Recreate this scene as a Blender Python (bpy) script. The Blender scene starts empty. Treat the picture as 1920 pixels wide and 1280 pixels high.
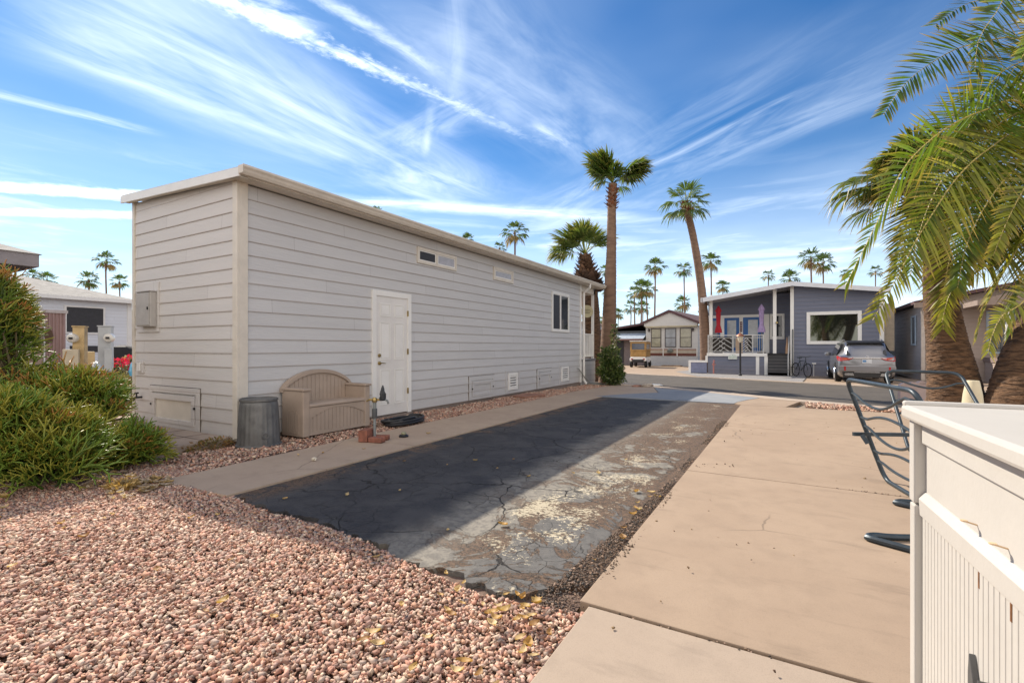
import bpy, bmesh, math, random
import numpy as np
from mathutils import Vector, Matrix
C = bpy.context.scene.collection
SC = bpy.context.scene
R = math.radians
# ------------------------------------------------------------ camera, world, sun, exposure
F = 900.; CX = 960.; HY = 650.5; H = 1.2
YAW = math.atan(518/900.)
FW = (-math.sin(YAW), math.cos(YAW)); RT = (math.cos(YAW), math.sin(YAW))
cam = bpy.data.cameras.new('camera'); camo = bpy.data.objects.new('camera', cam); C.objects.link(camo)
cam.sensor_width = 36; cam.lens = 900/1920*36; cam.shift_y = 10.5/1920; cam.clip_start = .05; cam.clip_end = 2000
camo.location = (0, 0, H); camo.rotation_euler = (R(90), 0, YAW); SC.camera = camo

SUNDIR = Vector((-3.62, 1.42, 3.3)).normalized()
SUN_EL = math.asin(SUNDIR.z); SUN_AZ = math.atan2(SUNDIR.x, SUNDIR.y)
SC.view_settings.view_transform = 'Standard'; SC.view_settings.look = 'None'
SC.view_settings.exposure = 0.5; SC.view_settings.gamma = 1
SUN_STRENGTH = 5.0; SKY_STRENGTH = 0.13
sl = bpy.data.lights.new('sun', 'SUN'); sl.energy = SUN_STRENGTH; sl.angle = R(.5); sl.color = (1, .9, .76)
so = bpy.data.objects.new('sun', sl); C.objects.link(so); so.rotation_euler = SUNDIR.to_track_quat('Z', 'Y').to_euler()

W = bpy.data.worlds.new('World'); SC.world = W; W.use_nodes = True
W.cycles.sampling_method = 'MANUAL'; W.cycles.sample_map_resolution = 512
wt = W.node_tree; wt.nodes.clear()
class NT:
    def __init__(s, t): s.t = t
    def n(s, ty, **k):
        o = s.t.nodes.new(ty)
        for a, b in k.items(): setattr(o, a, b)
        return o
    def lk(s, a, b): s.t.links.new(a, b)
    def inp(s, sock, v):
        if hasattr(v, 'node'): s.lk(v, sock)
        else: sock.default_value = v
    def m(s, op, a, b=None, c=None, clamp=False):
        o = s.n('ShaderNodeMath', operation=op, use_clamp=clamp); s.inp(o.inputs[0], a)
        if b is not None: s.inp(o.inputs[1], b)
        if c is not None: s.inp(o.inputs[2], c)
        return o.outputs[0]
    def ss(s, x, a, b, lo=0., hi=1.):
        o = s.n('ShaderNodeMapRange', interpolation_type='SMOOTHSTEP'); s.inp(o.inputs[0], x)
        for i, v in zip((1, 2, 3, 4), (a, b, lo, hi)): s.inp(o.inputs[i], v)
        return o.outputs[0]
    def xyz(s, x, y, z=0.):
        o = s.n('ShaderNodeCombineXYZ')
        for i, v in enumerate((x, y, z)): s.inp(o.inputs[i], v)
        return o.outputs[0]
    def noise(s, vec, sc, det=4., rough=.55, dist=0.):
        o = s.n('ShaderNodeTexNoise'); o.inputs['Scale'].default_value = sc; o.inputs['Detail'].default_value = det
        o.inputs['Roughness'].default_value = rough; o.inputs['Distortion'].default_value = dist; s.lk(vec, o.inputs['Vector']); return o.outputs[0]
    def mix(s, f, a, b, blend='MIX'):
        o = s.n('ShaderNodeMix', data_type='RGBA', blend_type=blend); s.inp(o.inputs[0], f)
        for i, v in ((6, a), (7, b)):
            if hasattr(v, 'node'): s.lk(v, o.inputs[i])
            else: o.inputs[i].default_value = (*v[:3], 1)
        return o.outputs[2]

def P(x, y, d):
    u = (x-CX)/F
    return Vector((d*(FW[0]+u*RT[0]), d*(FW[1]+u*RT[1]), H-(y-HY)/F*d))
def gz(Y): return -0.02*min(max(Y-12, 0), 14)
def G(x, y):
    d = H*F/(y-HY)
    for i in range(40):
        q = P(x, y, d); d = (H-gz(q.y))*F/(y-HY)
    return P(x, y, d)

def build_sky():
    N = NT(wt)
    sky = N.n('ShaderNodeTexSky', sky_type='NISHITA', sun_disc=False, sun_elevation=SUN_EL, sun_rotation=SUN_AZ, altitude=300, air_density=1.0, dust_density=.3, ozone_density=3.0)
    tc = N.n('ShaderNodeTexCoord'); sp = N.n('ShaderNodeSeparateXYZ'); N.lk(tc.outputs['Generated'], sp.inputs[0])
    dx, dy, dz = sp.outputs
    z = N.m('MAXIMUM', dz, .015)
    px_ = N.m('DIVIDE', dx, z); py_ = N.m('DIVIDE', dy, z)
    def pp(x, y):
        q = P(x, y, 1.) - Vector((0, 0, H)); return (q.x/max(q.z, .015), q.y/max(q.z, .015))
    total = None
    def streak(a, b, w, s0=.15, s1=.15, seed=0., na=2., nc=9., nlo=.35, nhi=.7, amp=1., puff=.0, pscale=25., soft=1., taper=0.):
        nonlocal total
        A = pp(*a); B = pp(*b); L = math.hypot(B[0]-A[0], B[1]-A[1]); ex, ey = (B[0]-A[0])/L, (B[1]-A[1])/L
        rx = N.m('SUBTRACT', px_, A[0]); ry = N.m('SUBTRACT', py_, A[1])
        s = N.m('ADD', N.m('MULTIPLY', rx, ex), N.m('MULTIPLY', ry, ey)); t = N.m('SUBTRACT', N.m('MULTIPLY', ry, ex), N.m('MULTIPLY', rx, ey))
        sn = N.m('DIVIDE', s, L)
        v = N.xyz(N.m('MULTIPLY', s, na), N.m('MULTIPLY', t, nc), seed)
        nz = N.noise(v, 1., 5., .62, .6)
        tt = t
        if puff:
            pn = N.noise(N.xyz(s, t, seed+3), pscale, 4., .65)
            tt = N.m('ADD', t, N.m('MULTIPLY', N.m('SUBTRACT', pn, .5), puff))
        ww = N.m('MULTIPLY', w, N.ss(sn, 0., 1., 1., 1.-taper)) if taper else w
        mt = N.ss(N.m('DIVIDE', N.m('ABSOLUTE', tt), ww), 1.-soft, 1., 1., 0.)
        ms = N.m('MULTIPLY', N.ss(sn, 0., s0), N.ss(sn, 1.-s1, 1., 1., 0.))
        d = N.m('MULTIPLY', N.m('MULTIPLY', mt, ms), N.m('MULTIPLY', N.ss(nz, nlo, nhi), amp))
        total = d if total is None else N.m('SUBTRACT', N.m('ADD', total, d), N.m('MULTIPLY', total, d))
    # big cirrus sheet sweeping down from the upper left
    streak((-60, -60), (930, 400), .62, .12, .30, 1., .9, 3.4, .25, .85, .85)
    streak((150, -60), (700, 300), .42, .2, .35, 7., 1.2, 5., .30, .85, .6)
    streak((0, 60), (760, 330), .16, .2, .3, 11., 1.5, 7., .25, .8, .5)
    # veil above and right
    streak((620, -80), (1180, 330), .50, .25, .35, 21., 1.2, 4., .30, .85, .42)
    streak((700, 300), (1020, 130), .24, .3, .5, 23., 2., 5., .3, .8, .5)
    streak((850, -40), (856, 215), .06, .1, .3, 24., 2., 14., .2, .8, .26)
    streak((795, 300), (815, 160), .03, .2, .4, 25., 2., 12., .2, .8, .45)
    # contrail, wide and torn near, thin far
    streak((350, -30), (1085, 300), .070, .02, .85, 31., 6., 18., .26, .66, .95, .14, 24., 1., .5)
    streak((520, -60), (860, 165), .05, .1, .4, 33., 4., 14., .3, .7, .62, .06, 20., 1.)
    streak((360, -40), (620, 75), .12, .05, .4, 35., 5., 10., .3, .65, .85, .10, 16., 1.)
    streak((990, 225), (1080, 285), .05, .3, .3, 36., 3., 12., .3, .7, .5, .04)
    # thin curl at the left
    streak((-120, 150), (330, 260), .09, .2, .4, 41., 2., 12., .25, .7, .65, .05, 10.)
    # low bands at the left and behind the roof
    streak((-200, 338), (420, 378), .17, .1, .3, 43., 2.2, 6., .15, .5, 1., .16, 9., .6)
    streak((-200, 392), (420, 408), .16, .1, .3, 45., 2.2, 6., .15, .5, .95, .14, 9., .7)
    streak((560, 372), (1260, 412), .20, .2, .3, 47., 1.4, 6., .2, .6, .8, .12, 8.)
    # faint diagonal brush strokes at the right
    streak((960, 440), (1980, -60), .55, .2, .3, 51., 1.2, 5., .36, .85, .40)
    streak((1250, 330), (1900, 70), .20, .3, .3, 53., 1.5, 8., .3, .85, .35)
    streak((1440, 580), (1760, 330), .5, .2, .3, 55., .8, 3.4, .35, .85, .4)
    # far flat streaks near the horizon
    v = N.xyz(N.m('MULTIPLY', dx, 3.2), N.m('MULTIPLY', dy, 3.2), N.m('MULTIPLY', dz, 26.))
    hz = N.ss(N.noise(v, 1.3, 5., .6, .5), .46, .70)
    hm = N.m('MULTIPLY', N.ss(dz, .36, .12), N.m('MULTIPLY', hz, .62))
    total = N.m('SUBTRACT', N.m('ADD', total, hm), N.m('MULTIPLY', total, hm))
    veil = N.m('MULTIPLY', N.ss(N.noise(N.xyz(N.m('MULTIPLY', px_, .9), N.m('MULTIPLY', py_, .9), 4.), 1., 3., .5), .35, .75), .10)
    total = N.m('SUBTRACT', N.m('ADD', total, veil), N.m('MULTIPLY', total, veil))
    hzv = N.m('MULTIPLY', N.ss(dz, .42, .0), .55)
    total = N.m('SUBTRACT', N.m('ADD', total, hzv), N.m('MULTIPLY', total, hzv))
    # unseen bright cloud added behind the camera and overhead to lift ambient light
    bk = N.m('ADD', N.m('MULTIPLY', dx, -FW[0]), N.m('MULTIPLY', dy, -FW[1]))
    bk = N.m('MULTIPLY', N.ss(bk, -.05, .55), N.ss(N.noise(N.xyz(N.m('MULTIPLY', dx, 2.), N.m('MULTIPLY', dy, 2.), N.m('MULTIPLY', dz, 5.)), 1.2, 3., .55), .30, .52, .72, 1.))
    
    hs = N.n('ShaderNodeHueSaturation'); hs.inputs['Saturation'].default_value = 1.30; hs.inputs['Value'].default_value = .64; N.lk(sky.outputs[0], hs.inputs['Color'])
    cc = N.mix(1., hs.outputs[0], (.70, 1.0, 1.13), 'MULTIPLY')
    col = N.mix(total, cc, (7.4, 8.3, 9.3)); col = N.mix(bk, col, (9.0, 8.4, 7.9))
    bg = N.n('ShaderNodeBackground'); N.lk(col, bg.inputs[0]); bg.inputs[1].default_value = SKY_STRENGTH
    out = N.n('ShaderNodeOutputWorld'); N.lk(bg.outputs[0], out.inputs[0])
build_sky()

# ------------------------------------------------------------ materials
MATS = {}
def mat(name, col, rough=.6, metal=0., var=.08, vs=6., bump=.0, bs=60., spec=.5, trans=0., col2=None, stretch=(1, 1, 1), attr=False, coat=0., dirt=0.):
    if name in MATS: return MATS[name]
    m = bpy.data.materials.new(name); m.use_nodes = True; t = m.node_tree; b = t.nodes['Principled BSDF']; N = NT(t)
    b.inputs['Roughness'].default_value = rough; b.inputs['Metallic'].default_value = metal
    b.inputs['Specular IOR Level'].default_value = spec; b.inputs['Coat Weight'].default_value = coat
    tc = N.n('ShaderNodeTexCoord'); mp = N.n('ShaderNodeMapping'); mp.inputs['Scale'].default_value = stretch
    N.lk(tc.outputs['Object'], mp.inputs[0]); v = mp.outputs[0]
    nz = N.noise(v, vs, 5., .6)
    if attr:
        a = N.n('ShaderNodeAttribute', attribute_name='Col'); base = a.outputs['Color']
        c = N.mix(N.m('MULTIPLY', nz, var*2), base, (0, 0, 0)) if var else base
    else:
        c2 = col2 or tuple(x*(1-var*2.2) for x in col)
        c = N.mix(N.ss(nz, .3, .7), col, c2)
    if dirt:
        c = N.mix(N.m('MULTIPLY', N.ss(N.noise(v, vs*.35, 6., .7), .5, .8), dirt), c, (.10, .085, .07))
    N.lk(c, b.inputs['Base Color'])
    if bump:
        bn = N.n('ShaderNodeBump'); bn.inputs['Strength'].default_value = bump; bn.inputs['Distance'].default_value = .01 if bump < .9 else .035
        N.lk(N.noise(v, bs, 4., .6), bn.inputs['Height']); N.lk(bn.outputs[0], b.inputs['Normal'])
    if trans:
        tr = N.n('ShaderNodeBsdfTranslucent'); mx = N.n('ShaderNodeMixShader'); mx.inputs[0].default_value = trans
        N.lk(N.mix(1., c, (1.5, 1.4, .6), 'MULTIPLY'), tr.inputs[0]); N.lk(b.outputs[0], mx.inputs[1]); N.lk(tr.outputs[0], mx.inputs[2])
        N.lk(mx.outputs[0], t.nodes['Material Output'].inputs[0])
    MATS[name] = m; return m

# ------------------------------------------------------------ mesh helpers
class MB:
    def __init__(s): s.v = []; s.f = []; s.c = []
    def add(s, vs, fs):
        o = len(s.v); s.v += [tuple(v) for v in vs]; s.f += [tuple(i+o for i in f) for f in fs]; return s
    def box(s, x0, x1, y0, y1, z0, z1):
        return s.add([(x0,y0,z0),(x1,y0,z0),(x1,y1,z0),(x0,y1,z0),(x0,y0,z1),(x1,y0,z1),(x1,y1,z1),(x0,y1,z1)],
                     [(0,3,2,1),(4,5,6,7),(0,1,5,4),(1,2,6,5),(2,3,7,6),(3,0,4,7)])
    def prism(s, poly, a, b, axis='x'):
        n = len(poly)
        def mk(p, t): return {'x': (t, p[0], p[1]), 'y': (p[0], t, p[1]), 'z': (p[0], p[1], t)}[axis]
        return s.add([mk(p, a) for p in poly]+[mk(p, b) for p in poly],
                     [tuple(range(n))[::-1], tuple(range(n, 2*n))]+[(i, (i+1) % n, n+(i+1) % n, n+i) for i in range(n)])
    def tube(s, pts, r, n=8, cap=True, flat=None):
        pts = [Vector(p) for p in pts]; rs = r if isinstance(r, (list, tuple)) else [r]*len(pts)
        o = len(s.v); prev = None
        for i, p in enumerate(pts):
            t = (pts[min(i+1, len(pts)-1)]-pts[max(i-1, 0)]).normalized()
            if prev is None: a = t.orthogonal().normalized()
            else: a = (prev - t*prev.dot(t)).normalized()
            prev = a; b = t.cross(a)
            for k in range(n):
                th = 2*math.pi*k/n; s.v.append(tuple(p+(a*math.cos(th)+b*math.sin(th))*rs[i]))
        for i in range(len(pts)-1):
            for k in range(n):
                s.f.append((o+i*n+k, o+i*n+(k+1) % n, o+(i+1)*n+(k+1) % n, o+(i+1)*n+k))
        if cap: s.f.append(tuple(o+k for k in range(n))[::-1]); s.f.append(tuple(o+(len(pts)-1)*n+k for k in range(n)))
        return s
    def lathe(s, prof, c=(0, 0, 0), n=24, wob=None):
        o = len(s.v); m = len(prof)
        for i, (r, z) in enumerate(prof):
            for k in range(n):
                th = 2*math.pi*k/n; rr = r*(wob(th, i) if wob else 1); s.v.append((c[0]+rr*math.cos(th), c[1]+rr*math.sin(th), c[2]+z))
        for i in range(m-1):
            for k in range(n): s.f.append((o+i*n+k, o+i*n+(k+1) % n, o+(i+1)*n+(k+1) % n, o+(i+1)*n+k))
        s.f.append(tuple(o+k for k in range(n))[::-1]); s.f.append(tuple(o+(m-1)*n+k for k in range(n)))
        return s
    def grid(s, rows):
        o = len(s.v); n = len(rows[0])
        for r in rows: s.v += [tuple(p) for p in r]
        for i in range(len(rows)-1):
            for k in range(n-1): s.f.append((o+i*n+k, o+i*n+k+1, o+(i+1)*n+k+1, o+(i+1)*n+k))
        return s
    def xf(s, M):
        s.v = [tuple(M @ Vector(v)) for v in s.v]; return s
    def build(s, name, m, parent=None, smooth=False, bev=0., world=False):
        me = bpy.data.meshes.new(name)
        off = Vector((0, 0, 0))
        if world and parent is not None:
            q = parent
            while q is not None: off += q.location; q = q.parent
        vs = [(v[0]-off.x, v[1]-off.y, v[2]-off.z) for v in s.v]
        me.from_pydata(vs, [], s.f); me.materials.append(m); me.update()
        bm = bmesh.new(); bm.from_mesh(me); bmesh.ops.recalc_face_normals(bm, faces=bm.faces); bm.to_mesh(me); bm.free()
        if smooth:
            me.polygons.foreach_set('use_smooth', [True]*len(me.polygons))
            try: me.set_sharp_from_angle(angle=R(40))
            except Exception: pass
        o = bpy.data.objects.new(name, me); C.objects.link(o)
        if parent is not None: o.parent = parent
        if bev:
            b = o.modifiers.new('bevel', 'BEVEL'); b.width = bev; b.segments = 2; b.limit_method = 'ANGLE'; b.angle_limit = R(40)
        return o
def tag(o, label=None, cat=None, group=None, kind=None):
    for k, v in (('label', label), ('category', cat), ('group', group), ('kind', kind)):
        if v: o[k] = v
    return o
def thing(name, loc, label, cat, group=None, rz=0.):
    o = bpy.data.objects.new(name, None); C.objects.link(o); o.location = loc; o.rotation_euler = (0, 0, rz); o.empty_display_size = .2
    return tag(o, label, cat, group)
def copy_thing(o, loc, label, rz=0., sc=1., parent=None):
    c = o.copy(); C.objects.link(c); c.location = loc; c.rotation_euler = (0, 0, rz); c.scale = (sc, sc, sc)
    c['label'] = label
    for ch in o.children:
        d = ch.copy(); C.objects.link(d); d.parent = c
        for g in ch.children:
            e = g.copy(); C.objects.link(e); e.parent = d
    return c
def npmesh(name, V, Fc, m, parent=None, col=None, smooth=False, off=None):
    """V (n,3), Fc (m,k) arrays -> one mesh object, quick"""
    me = bpy.data.meshes.new(name)
    if parent is not None and off is None: off = np.array(parent.location)
    if off is not None: V = V-off
    k = Fc.shape[1]
    me.vertices.add(len(V)); me.vertices.foreach_set('co', V.astype(np.float32).ravel())
    me.loops.add(Fc.size); me.loops.foreach_set('vertex_index', Fc.astype(np.int32).ravel())
    me.polygons.add(len(Fc)); me.polygons.foreach_set('loop_start', np.arange(0, Fc.size, k, dtype=np.int32))
    try: me.polygons.foreach_set('loop_total', np.full(len(Fc), k, dtype=np.int32))
    except Exception: pass
    if smooth: me.polygons.foreach_set('use_smooth', np.ones(len(Fc), dtype=bool))
    me.update(calc_edges=True); me.validate()
    if col is not None:
        a = me.color_attributes.new('Col', 'FLOAT_COLOR', 'POINT')
        a.data.foreach_set('color', np.concatenate([col, np.ones((len(col), 1))], 1).astype(np.float32).ravel())
    me.materials.append(m)
    o = bpy.data.objects.new(name, me); C.objects.link(o)
    if parent is not None: o.parent = parent
    return o
def sheet(name, poly, dz, m, thick=0., kind='structure'):
    """flat polygon (x, y) laid over the terrain, broken where the terrain bends"""
    bm = bmesh.new(); vs = [bm.verts.new((x, y, 0)) for x, y in poly]; bm.faces.new(vs)
    for Y in (12, 26):
        bmesh.ops.bisect_plane(bm, geom=bm.verts[:]+bm.edges[:]+bm.faces[:], plane_co=(0, Y, 0), plane_no=(0, 1, 0))
    bmesh.ops.recalc_face_normals(bm, faces=bm.faces)
    for f in bm.faces:
        if f.normal.z < 0: f.normal_flip()
    if thick:
        r = bmesh.ops.extrude_face_region(bm, geom=bm.faces[:])
        new = {v for v in r['geom'] if isinstance(v, bmesh.types.BMVert)}
        for v in bm.verts: v.co.z = gz(v.co.y)+(dz if v in new else dz-thick)
        bmesh.ops.recalc_face_normals(bm, faces=bm.faces)
    else:
        for v in bm.verts: v.co.z = gz(v.co.y)+dz
    bmesh.ops.triangulate(bm, faces=bm.faces[:])
    me = bpy.data.meshes.new(name); bm.to_mesh(me); bm.free(); me.materials.append(m)
    o = bpy.data.objects.new(name, me); C.objects.link(o)
    if kind: o['kind'] = kind
    return o

# ------------------------------------------------------------ ground materials
def ground_mats():
    # concrete
    def concrete(name, c1, c2, fleck=(.2, .14, .09)):
        m = bpy.data.materials.new(name); m.use_nodes = True; t = m.node_tree; N = NT(t); b = t.nodes['Principled BSDF']
        v = N.n('ShaderNodeTexCoord').outputs['Object']
        big = N.noise(v, .8, 5., .6, .4); mid = N.noise(v, 5., 6., .65); fine = N.noise(v, 220., 2., .6)
        c = N.mix(N.ss(big, .35, .68), c1, c2)
        c = N.mix(N.m('MULTIPLY', N.ss(mid, .42, .75), .38), c, tuple(x*.72 for x in c1))
        c = N.mix(N.m('MULTIPLY', N.ss(fine, .45, .75), .30), c, tuple(x*.6 for x in c1))
        # long faint smears and small dark specks
        mp = N.n('ShaderNodeMapping'); mp.inputs['Scale'].default_value = (1.2, 5., 1.); mp.inputs['Rotation'].default_value = (0, 0, .5); N.lk(v, mp.inputs[0])
        c = N.mix(N.m('MULTIPLY', N.ss(N.noise(mp.outputs[0], 1.3, 5., .6), .56, .74), .45), c, tuple(x*.6 for x in c1))
        vo = N.n('ShaderNodeTexVoronoi'); vo.inputs['Scale'].default_value = 6.; N.lk(v, vo.inputs['Vector'])
        sp = N.m('MULTIPLY', N.ss(vo.outputs['Distance'], .02, .05, 1., 0.), N.ss(N.noise(v, 1.7, 2.), .45, .6))
        c = N.mix(N.m('MULTIPLY', sp, .7), c, fleck)
        vs = N.n('ShaderNodeTexVoronoi'); vs.inputs['Scale'].default_value = 1.1; vs.inputs['Randomness'].default_value = 1.; N.lk(v, vs.inputs['Vector'])
        stn = N.m('MULTIPLY', N.ss(N.m('ADD', vs.outputs['Distance'], N.m('MULTIPLY', N.m('SUBTRACT', N.noise(v, 9., 3.), .5), .12)), .03, .13, 1., 0.), .32)
        c = N.mix(stn, c, tuple(x*.55 for x in c1))
        pe = N.n('ShaderNodeMix', data_type='VECTOR'); pe.inputs[0].default_value = .12; N.lk(v, pe.inputs[4])
        nn = N.n('ShaderNodeTexNoise'); nn.inputs['Scale'].default_value = 2.2; nn.inputs['Detail'].default_value = 5; N.lk(v, nn.inputs['Vector']); N.lk(nn.outputs['Color'], pe.inputs[5])
        vc = N.n('ShaderNodeTexVoronoi', feature='DISTANCE_TO_EDGE'); vc.inputs['Scale'].default_value = .55; N.lk(pe.outputs[1], vc.inputs['Vector'])
        hair = N.m('MULTIPLY', N.ss(vc.outputs[0], .0012, .0045, 1., 0.), N.ss(N.noise(v, .5, 2.), .52, .6))
        c = N.mix(N.m('MULTIPLY', hair, .6), c, tuple(x*.4 for x in c1))
        N.lk(c, b.inputs['Base Color']); b.inputs['Roughness'].default_value = .85
        bn = N.n('ShaderNodeBump'); bn.inputs['Strength'].default_value = .25; bn.inputs['Distance'].default_value = .004
        N.lk(N.m('ADD', fine, N.m('MULTIPLY', mid, .8)), bn.inputs['Height']); N.lk(bn.outputs[0], b.inputs['Normal'])
        MATS[name] = m
    concrete('concrete_tan', (.312, .228, .160), (.35, .26, .184))
    concrete('concrete_near', (.35, .275, .21), (.38, .30, .23))
    concrete('concrete_walk', (.40, .30, .22), (.45, .345, .25))
    concrete('concrete_apron', (.21, .23, .26), (.28, .29, .30))
    concrete('concrete_kerb', (.40, .32, .25), (.44, .36, .29))
    # worn asphalt parking pad
    m = bpy.data.materials.new('asphalt_pad'); m.use_nodes = True; t = m.node_tree; N = NT(t); b = t.nodes['Principled BSDF']
    v = N.n('ShaderNodeTexCoord').outputs['Object']; sp = N.n('ShaderNodeSeparateXYZ'); N.lk(v, sp.inputs[0]); X, Y, _ = sp.outputs
    n1 = N.noise(v, 1.1, 7., .68, .5); n2 = N.noise(v, 7., 6., .7, .3); n3 = N.noise(v, 60., 4., .7); n4 = N.noise(v, 260., 2., .6)
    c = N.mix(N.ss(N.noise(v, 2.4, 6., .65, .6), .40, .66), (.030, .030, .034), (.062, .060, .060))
    worn_sunlit = N.ss(N.m('ADD', X, N.m('MULTIPLY', N.m('SUBTRACT', n1, .5), .9)), -2.35, -2.02)     # worn grey, its colour lightened for sunlight right of the house shadow's edge
    c = N.mix(N.m('MULTIPLY', worn_sunlit, N.ss(n2, .10, .50, .45, 1.)), c, (.235, .215, .18))
    c = N.mix(N.m('MULTIPLY', N.ss(n3, .5, .75), .35), c, (.085, .08, .077))
    c = N.mix(N.m('MULTIPLY', N.m('MULTIPLY', N.ss(X, -1.75, -1.4), N.ss(Y, 4.2, 3.2)), .75), c, (.085, .085, .088))
    c = N.mix(N.m('MULTIPLY', N.ss(N.noise(v, 14., 6., .75, .4), .42, .62), .5), c, (.06, .058, .058))
    c = N.mix(N.m('MULTIPLY', N.ss(n4, .58, .70), .4), c, (.33, .30, .26))
    # brown bare aggregate where the seal coat has peeled
    nb = N.noise(v, 1.9, 7., .72, .9)
    bb = N.m('MULTIPLY', N.ss(X, -2.3, -1.5), N.ss(N.m('ADD', nb, N.m('MULTIPLY', N.ss(Y, 3., 9.), .10)), .495, .515))
    edge = N.ss(N.m('ADD', X, N.m('MULTIPLY', N.m('SUBTRACT', N.noise(v, 3.2, 6., .7), .5), .26)), -1.02, -.99)
    lft = N.m('MULTIPLY', N.ss(X, -3.5, -3.8), N.ss(N.noise(v, 2.3, 6., .7), .48, .55))
    bare = N.m('MAXIMUM', N.m('MAXIMUM', bb, edge), lft)
    agg = N.mix(N.ss(N.m('ADD', N.m('MULTIPLY', n3, .5), N.m('MULTIPLY', N.noise(v, 24., 5., .8), .5)), .42, .58), (.17, .105, .066), (.045, .036, .03)); agg = N.mix(N.ss(n4, .55, .62), agg, (.26, .19, .14))
    c = N.mix(bare, c, agg)
    # cream paint flecks in a band near the right edge
    bx = N.m('ADD', X, N.m('MULTIPLY', N.m('SUBTRACT', N.noise(v, 1.0, 3.), .5), .9))
    band = N.m('MULTIPLY', N.ss(bx, -1.95, -1.45), N.ss(bx, -1.02, -1.22))
    band = N.m('MULTIPLY', band, N.m('ADD', N.m('MULTIPLY', N.m('MULTIPLY', N.ss(Y, 5.0, 3.8), N.ss(Y, 2.3, 3.1)), .05), .028))
    fl = N.ss(N.m('ADD', N.m('ADD', N.m('MULTIPLY', N.noise(v, 2.6, 3., .6), .42), N.m('MULTIPLY', N.noise(v, 34., 5., .8, .2), .58)), band), .595, .608)
    fl = N.m('MULTIPLY', fl, N.ss(band, .01, .03))
    c = N.mix(fl, c, (.52, .455, .33))
    # cracks
    pe = N.n('ShaderNodeMix', data_type='VECTOR'); pe.inputs[0].default_value = .22; N.lk(v, pe.inputs[4])
    nn = N.n('ShaderNodeTexNoise'); nn.inputs['Scale'].default_value = 2.6; nn.inputs['Detail'].default_value = 7; N.lk(v, nn.inputs['Vector']); N.lk(nn.outputs['Color'], pe.inputs[5])
    vc = N.n('ShaderNodeTexVoronoi', feature='DISTANCE_TO_EDGE'); vc.inputs['Scale'].default_value = 1.3; N.lk(pe.outputs[1], vc.inputs['Vector'])
    vd = N.n('ShaderNodeTexVoronoi', feature='DISTANCE_TO_EDGE'); vd.inputs['Scale'].default_value = 6.5; N.lk(pe.outputs[1], vd.inputs['Vector'])
    ck = N.m('MULTIPLY', N.ss(vc.outputs[0], .002, .008, 1., 0.), N.ss(N.noise(v, 1.1, 2.), .40, .52))
    ck2 = N.m('MULTIPLY', N.ss(vd.outputs[0], .002, .018, 1., 0.), N.ss(N.noise(v, 1.6, 2.), .42, .58))
    ck = N.m('MAXIMUM', ck, N.m('MULTIPLY', ck2, .8))
    c = N.mix(N.m('MULTIPLY', ck, N.m('SUBTRACT', 1., bare)), c, (.015, .013, .012))
    N.lk(c, b.inputs['Base Color']); b.inputs['Roughness'].default_value = .78; b.inputs['Specular IOR Level'].default_value = .3
    hh = N.m('ADD', N.m('ADD', N.m('MULTIPLY', bare, -.8), N.m('MULTIPLY', ck, -.9)), N.m('ADD', N.m('MULTIPLY', n3, .35), N.m('ADD', N.m('MULTIPLY', n2, .5), N.m('MULTIPLY', n4, N.m('ADD', .08, N.m('MULTIPLY', bare, .5))))))
    bn = N.n('ShaderNodeBump'); bn.inputs['Strength'].default_value = .9; bn.inputs['Distance'].default_value = .014; N.lk(hh, bn.inputs['Height']); N.lk(bn.outputs[0], b.inputs['Normal'])
    MATS['asphalt_pad'] = m
    mat('asphalt_street', (.062, .052, .042), .85, var=.12, vs=1.2, bump=.5, bs=180, col2=(.085, .072, .058), stretch=(1, 1, 1))
    mat('soil', (.19, .125, .095), .95, var=.2, vs=14, bump=.8, bs=50)
    mat('desert', (.34, .27, .20), .95, var=.15, vs=.6, bump=.3)
    mat('pavers', (.26, .25, .25), .9, var=.12, vs=3, bump=.4, bs=40)
    mat('peb', (.3, .3, .3), .8, var=.08, vs=60, attr=True, bump=.3, bs=300)
ground_mats()

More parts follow.
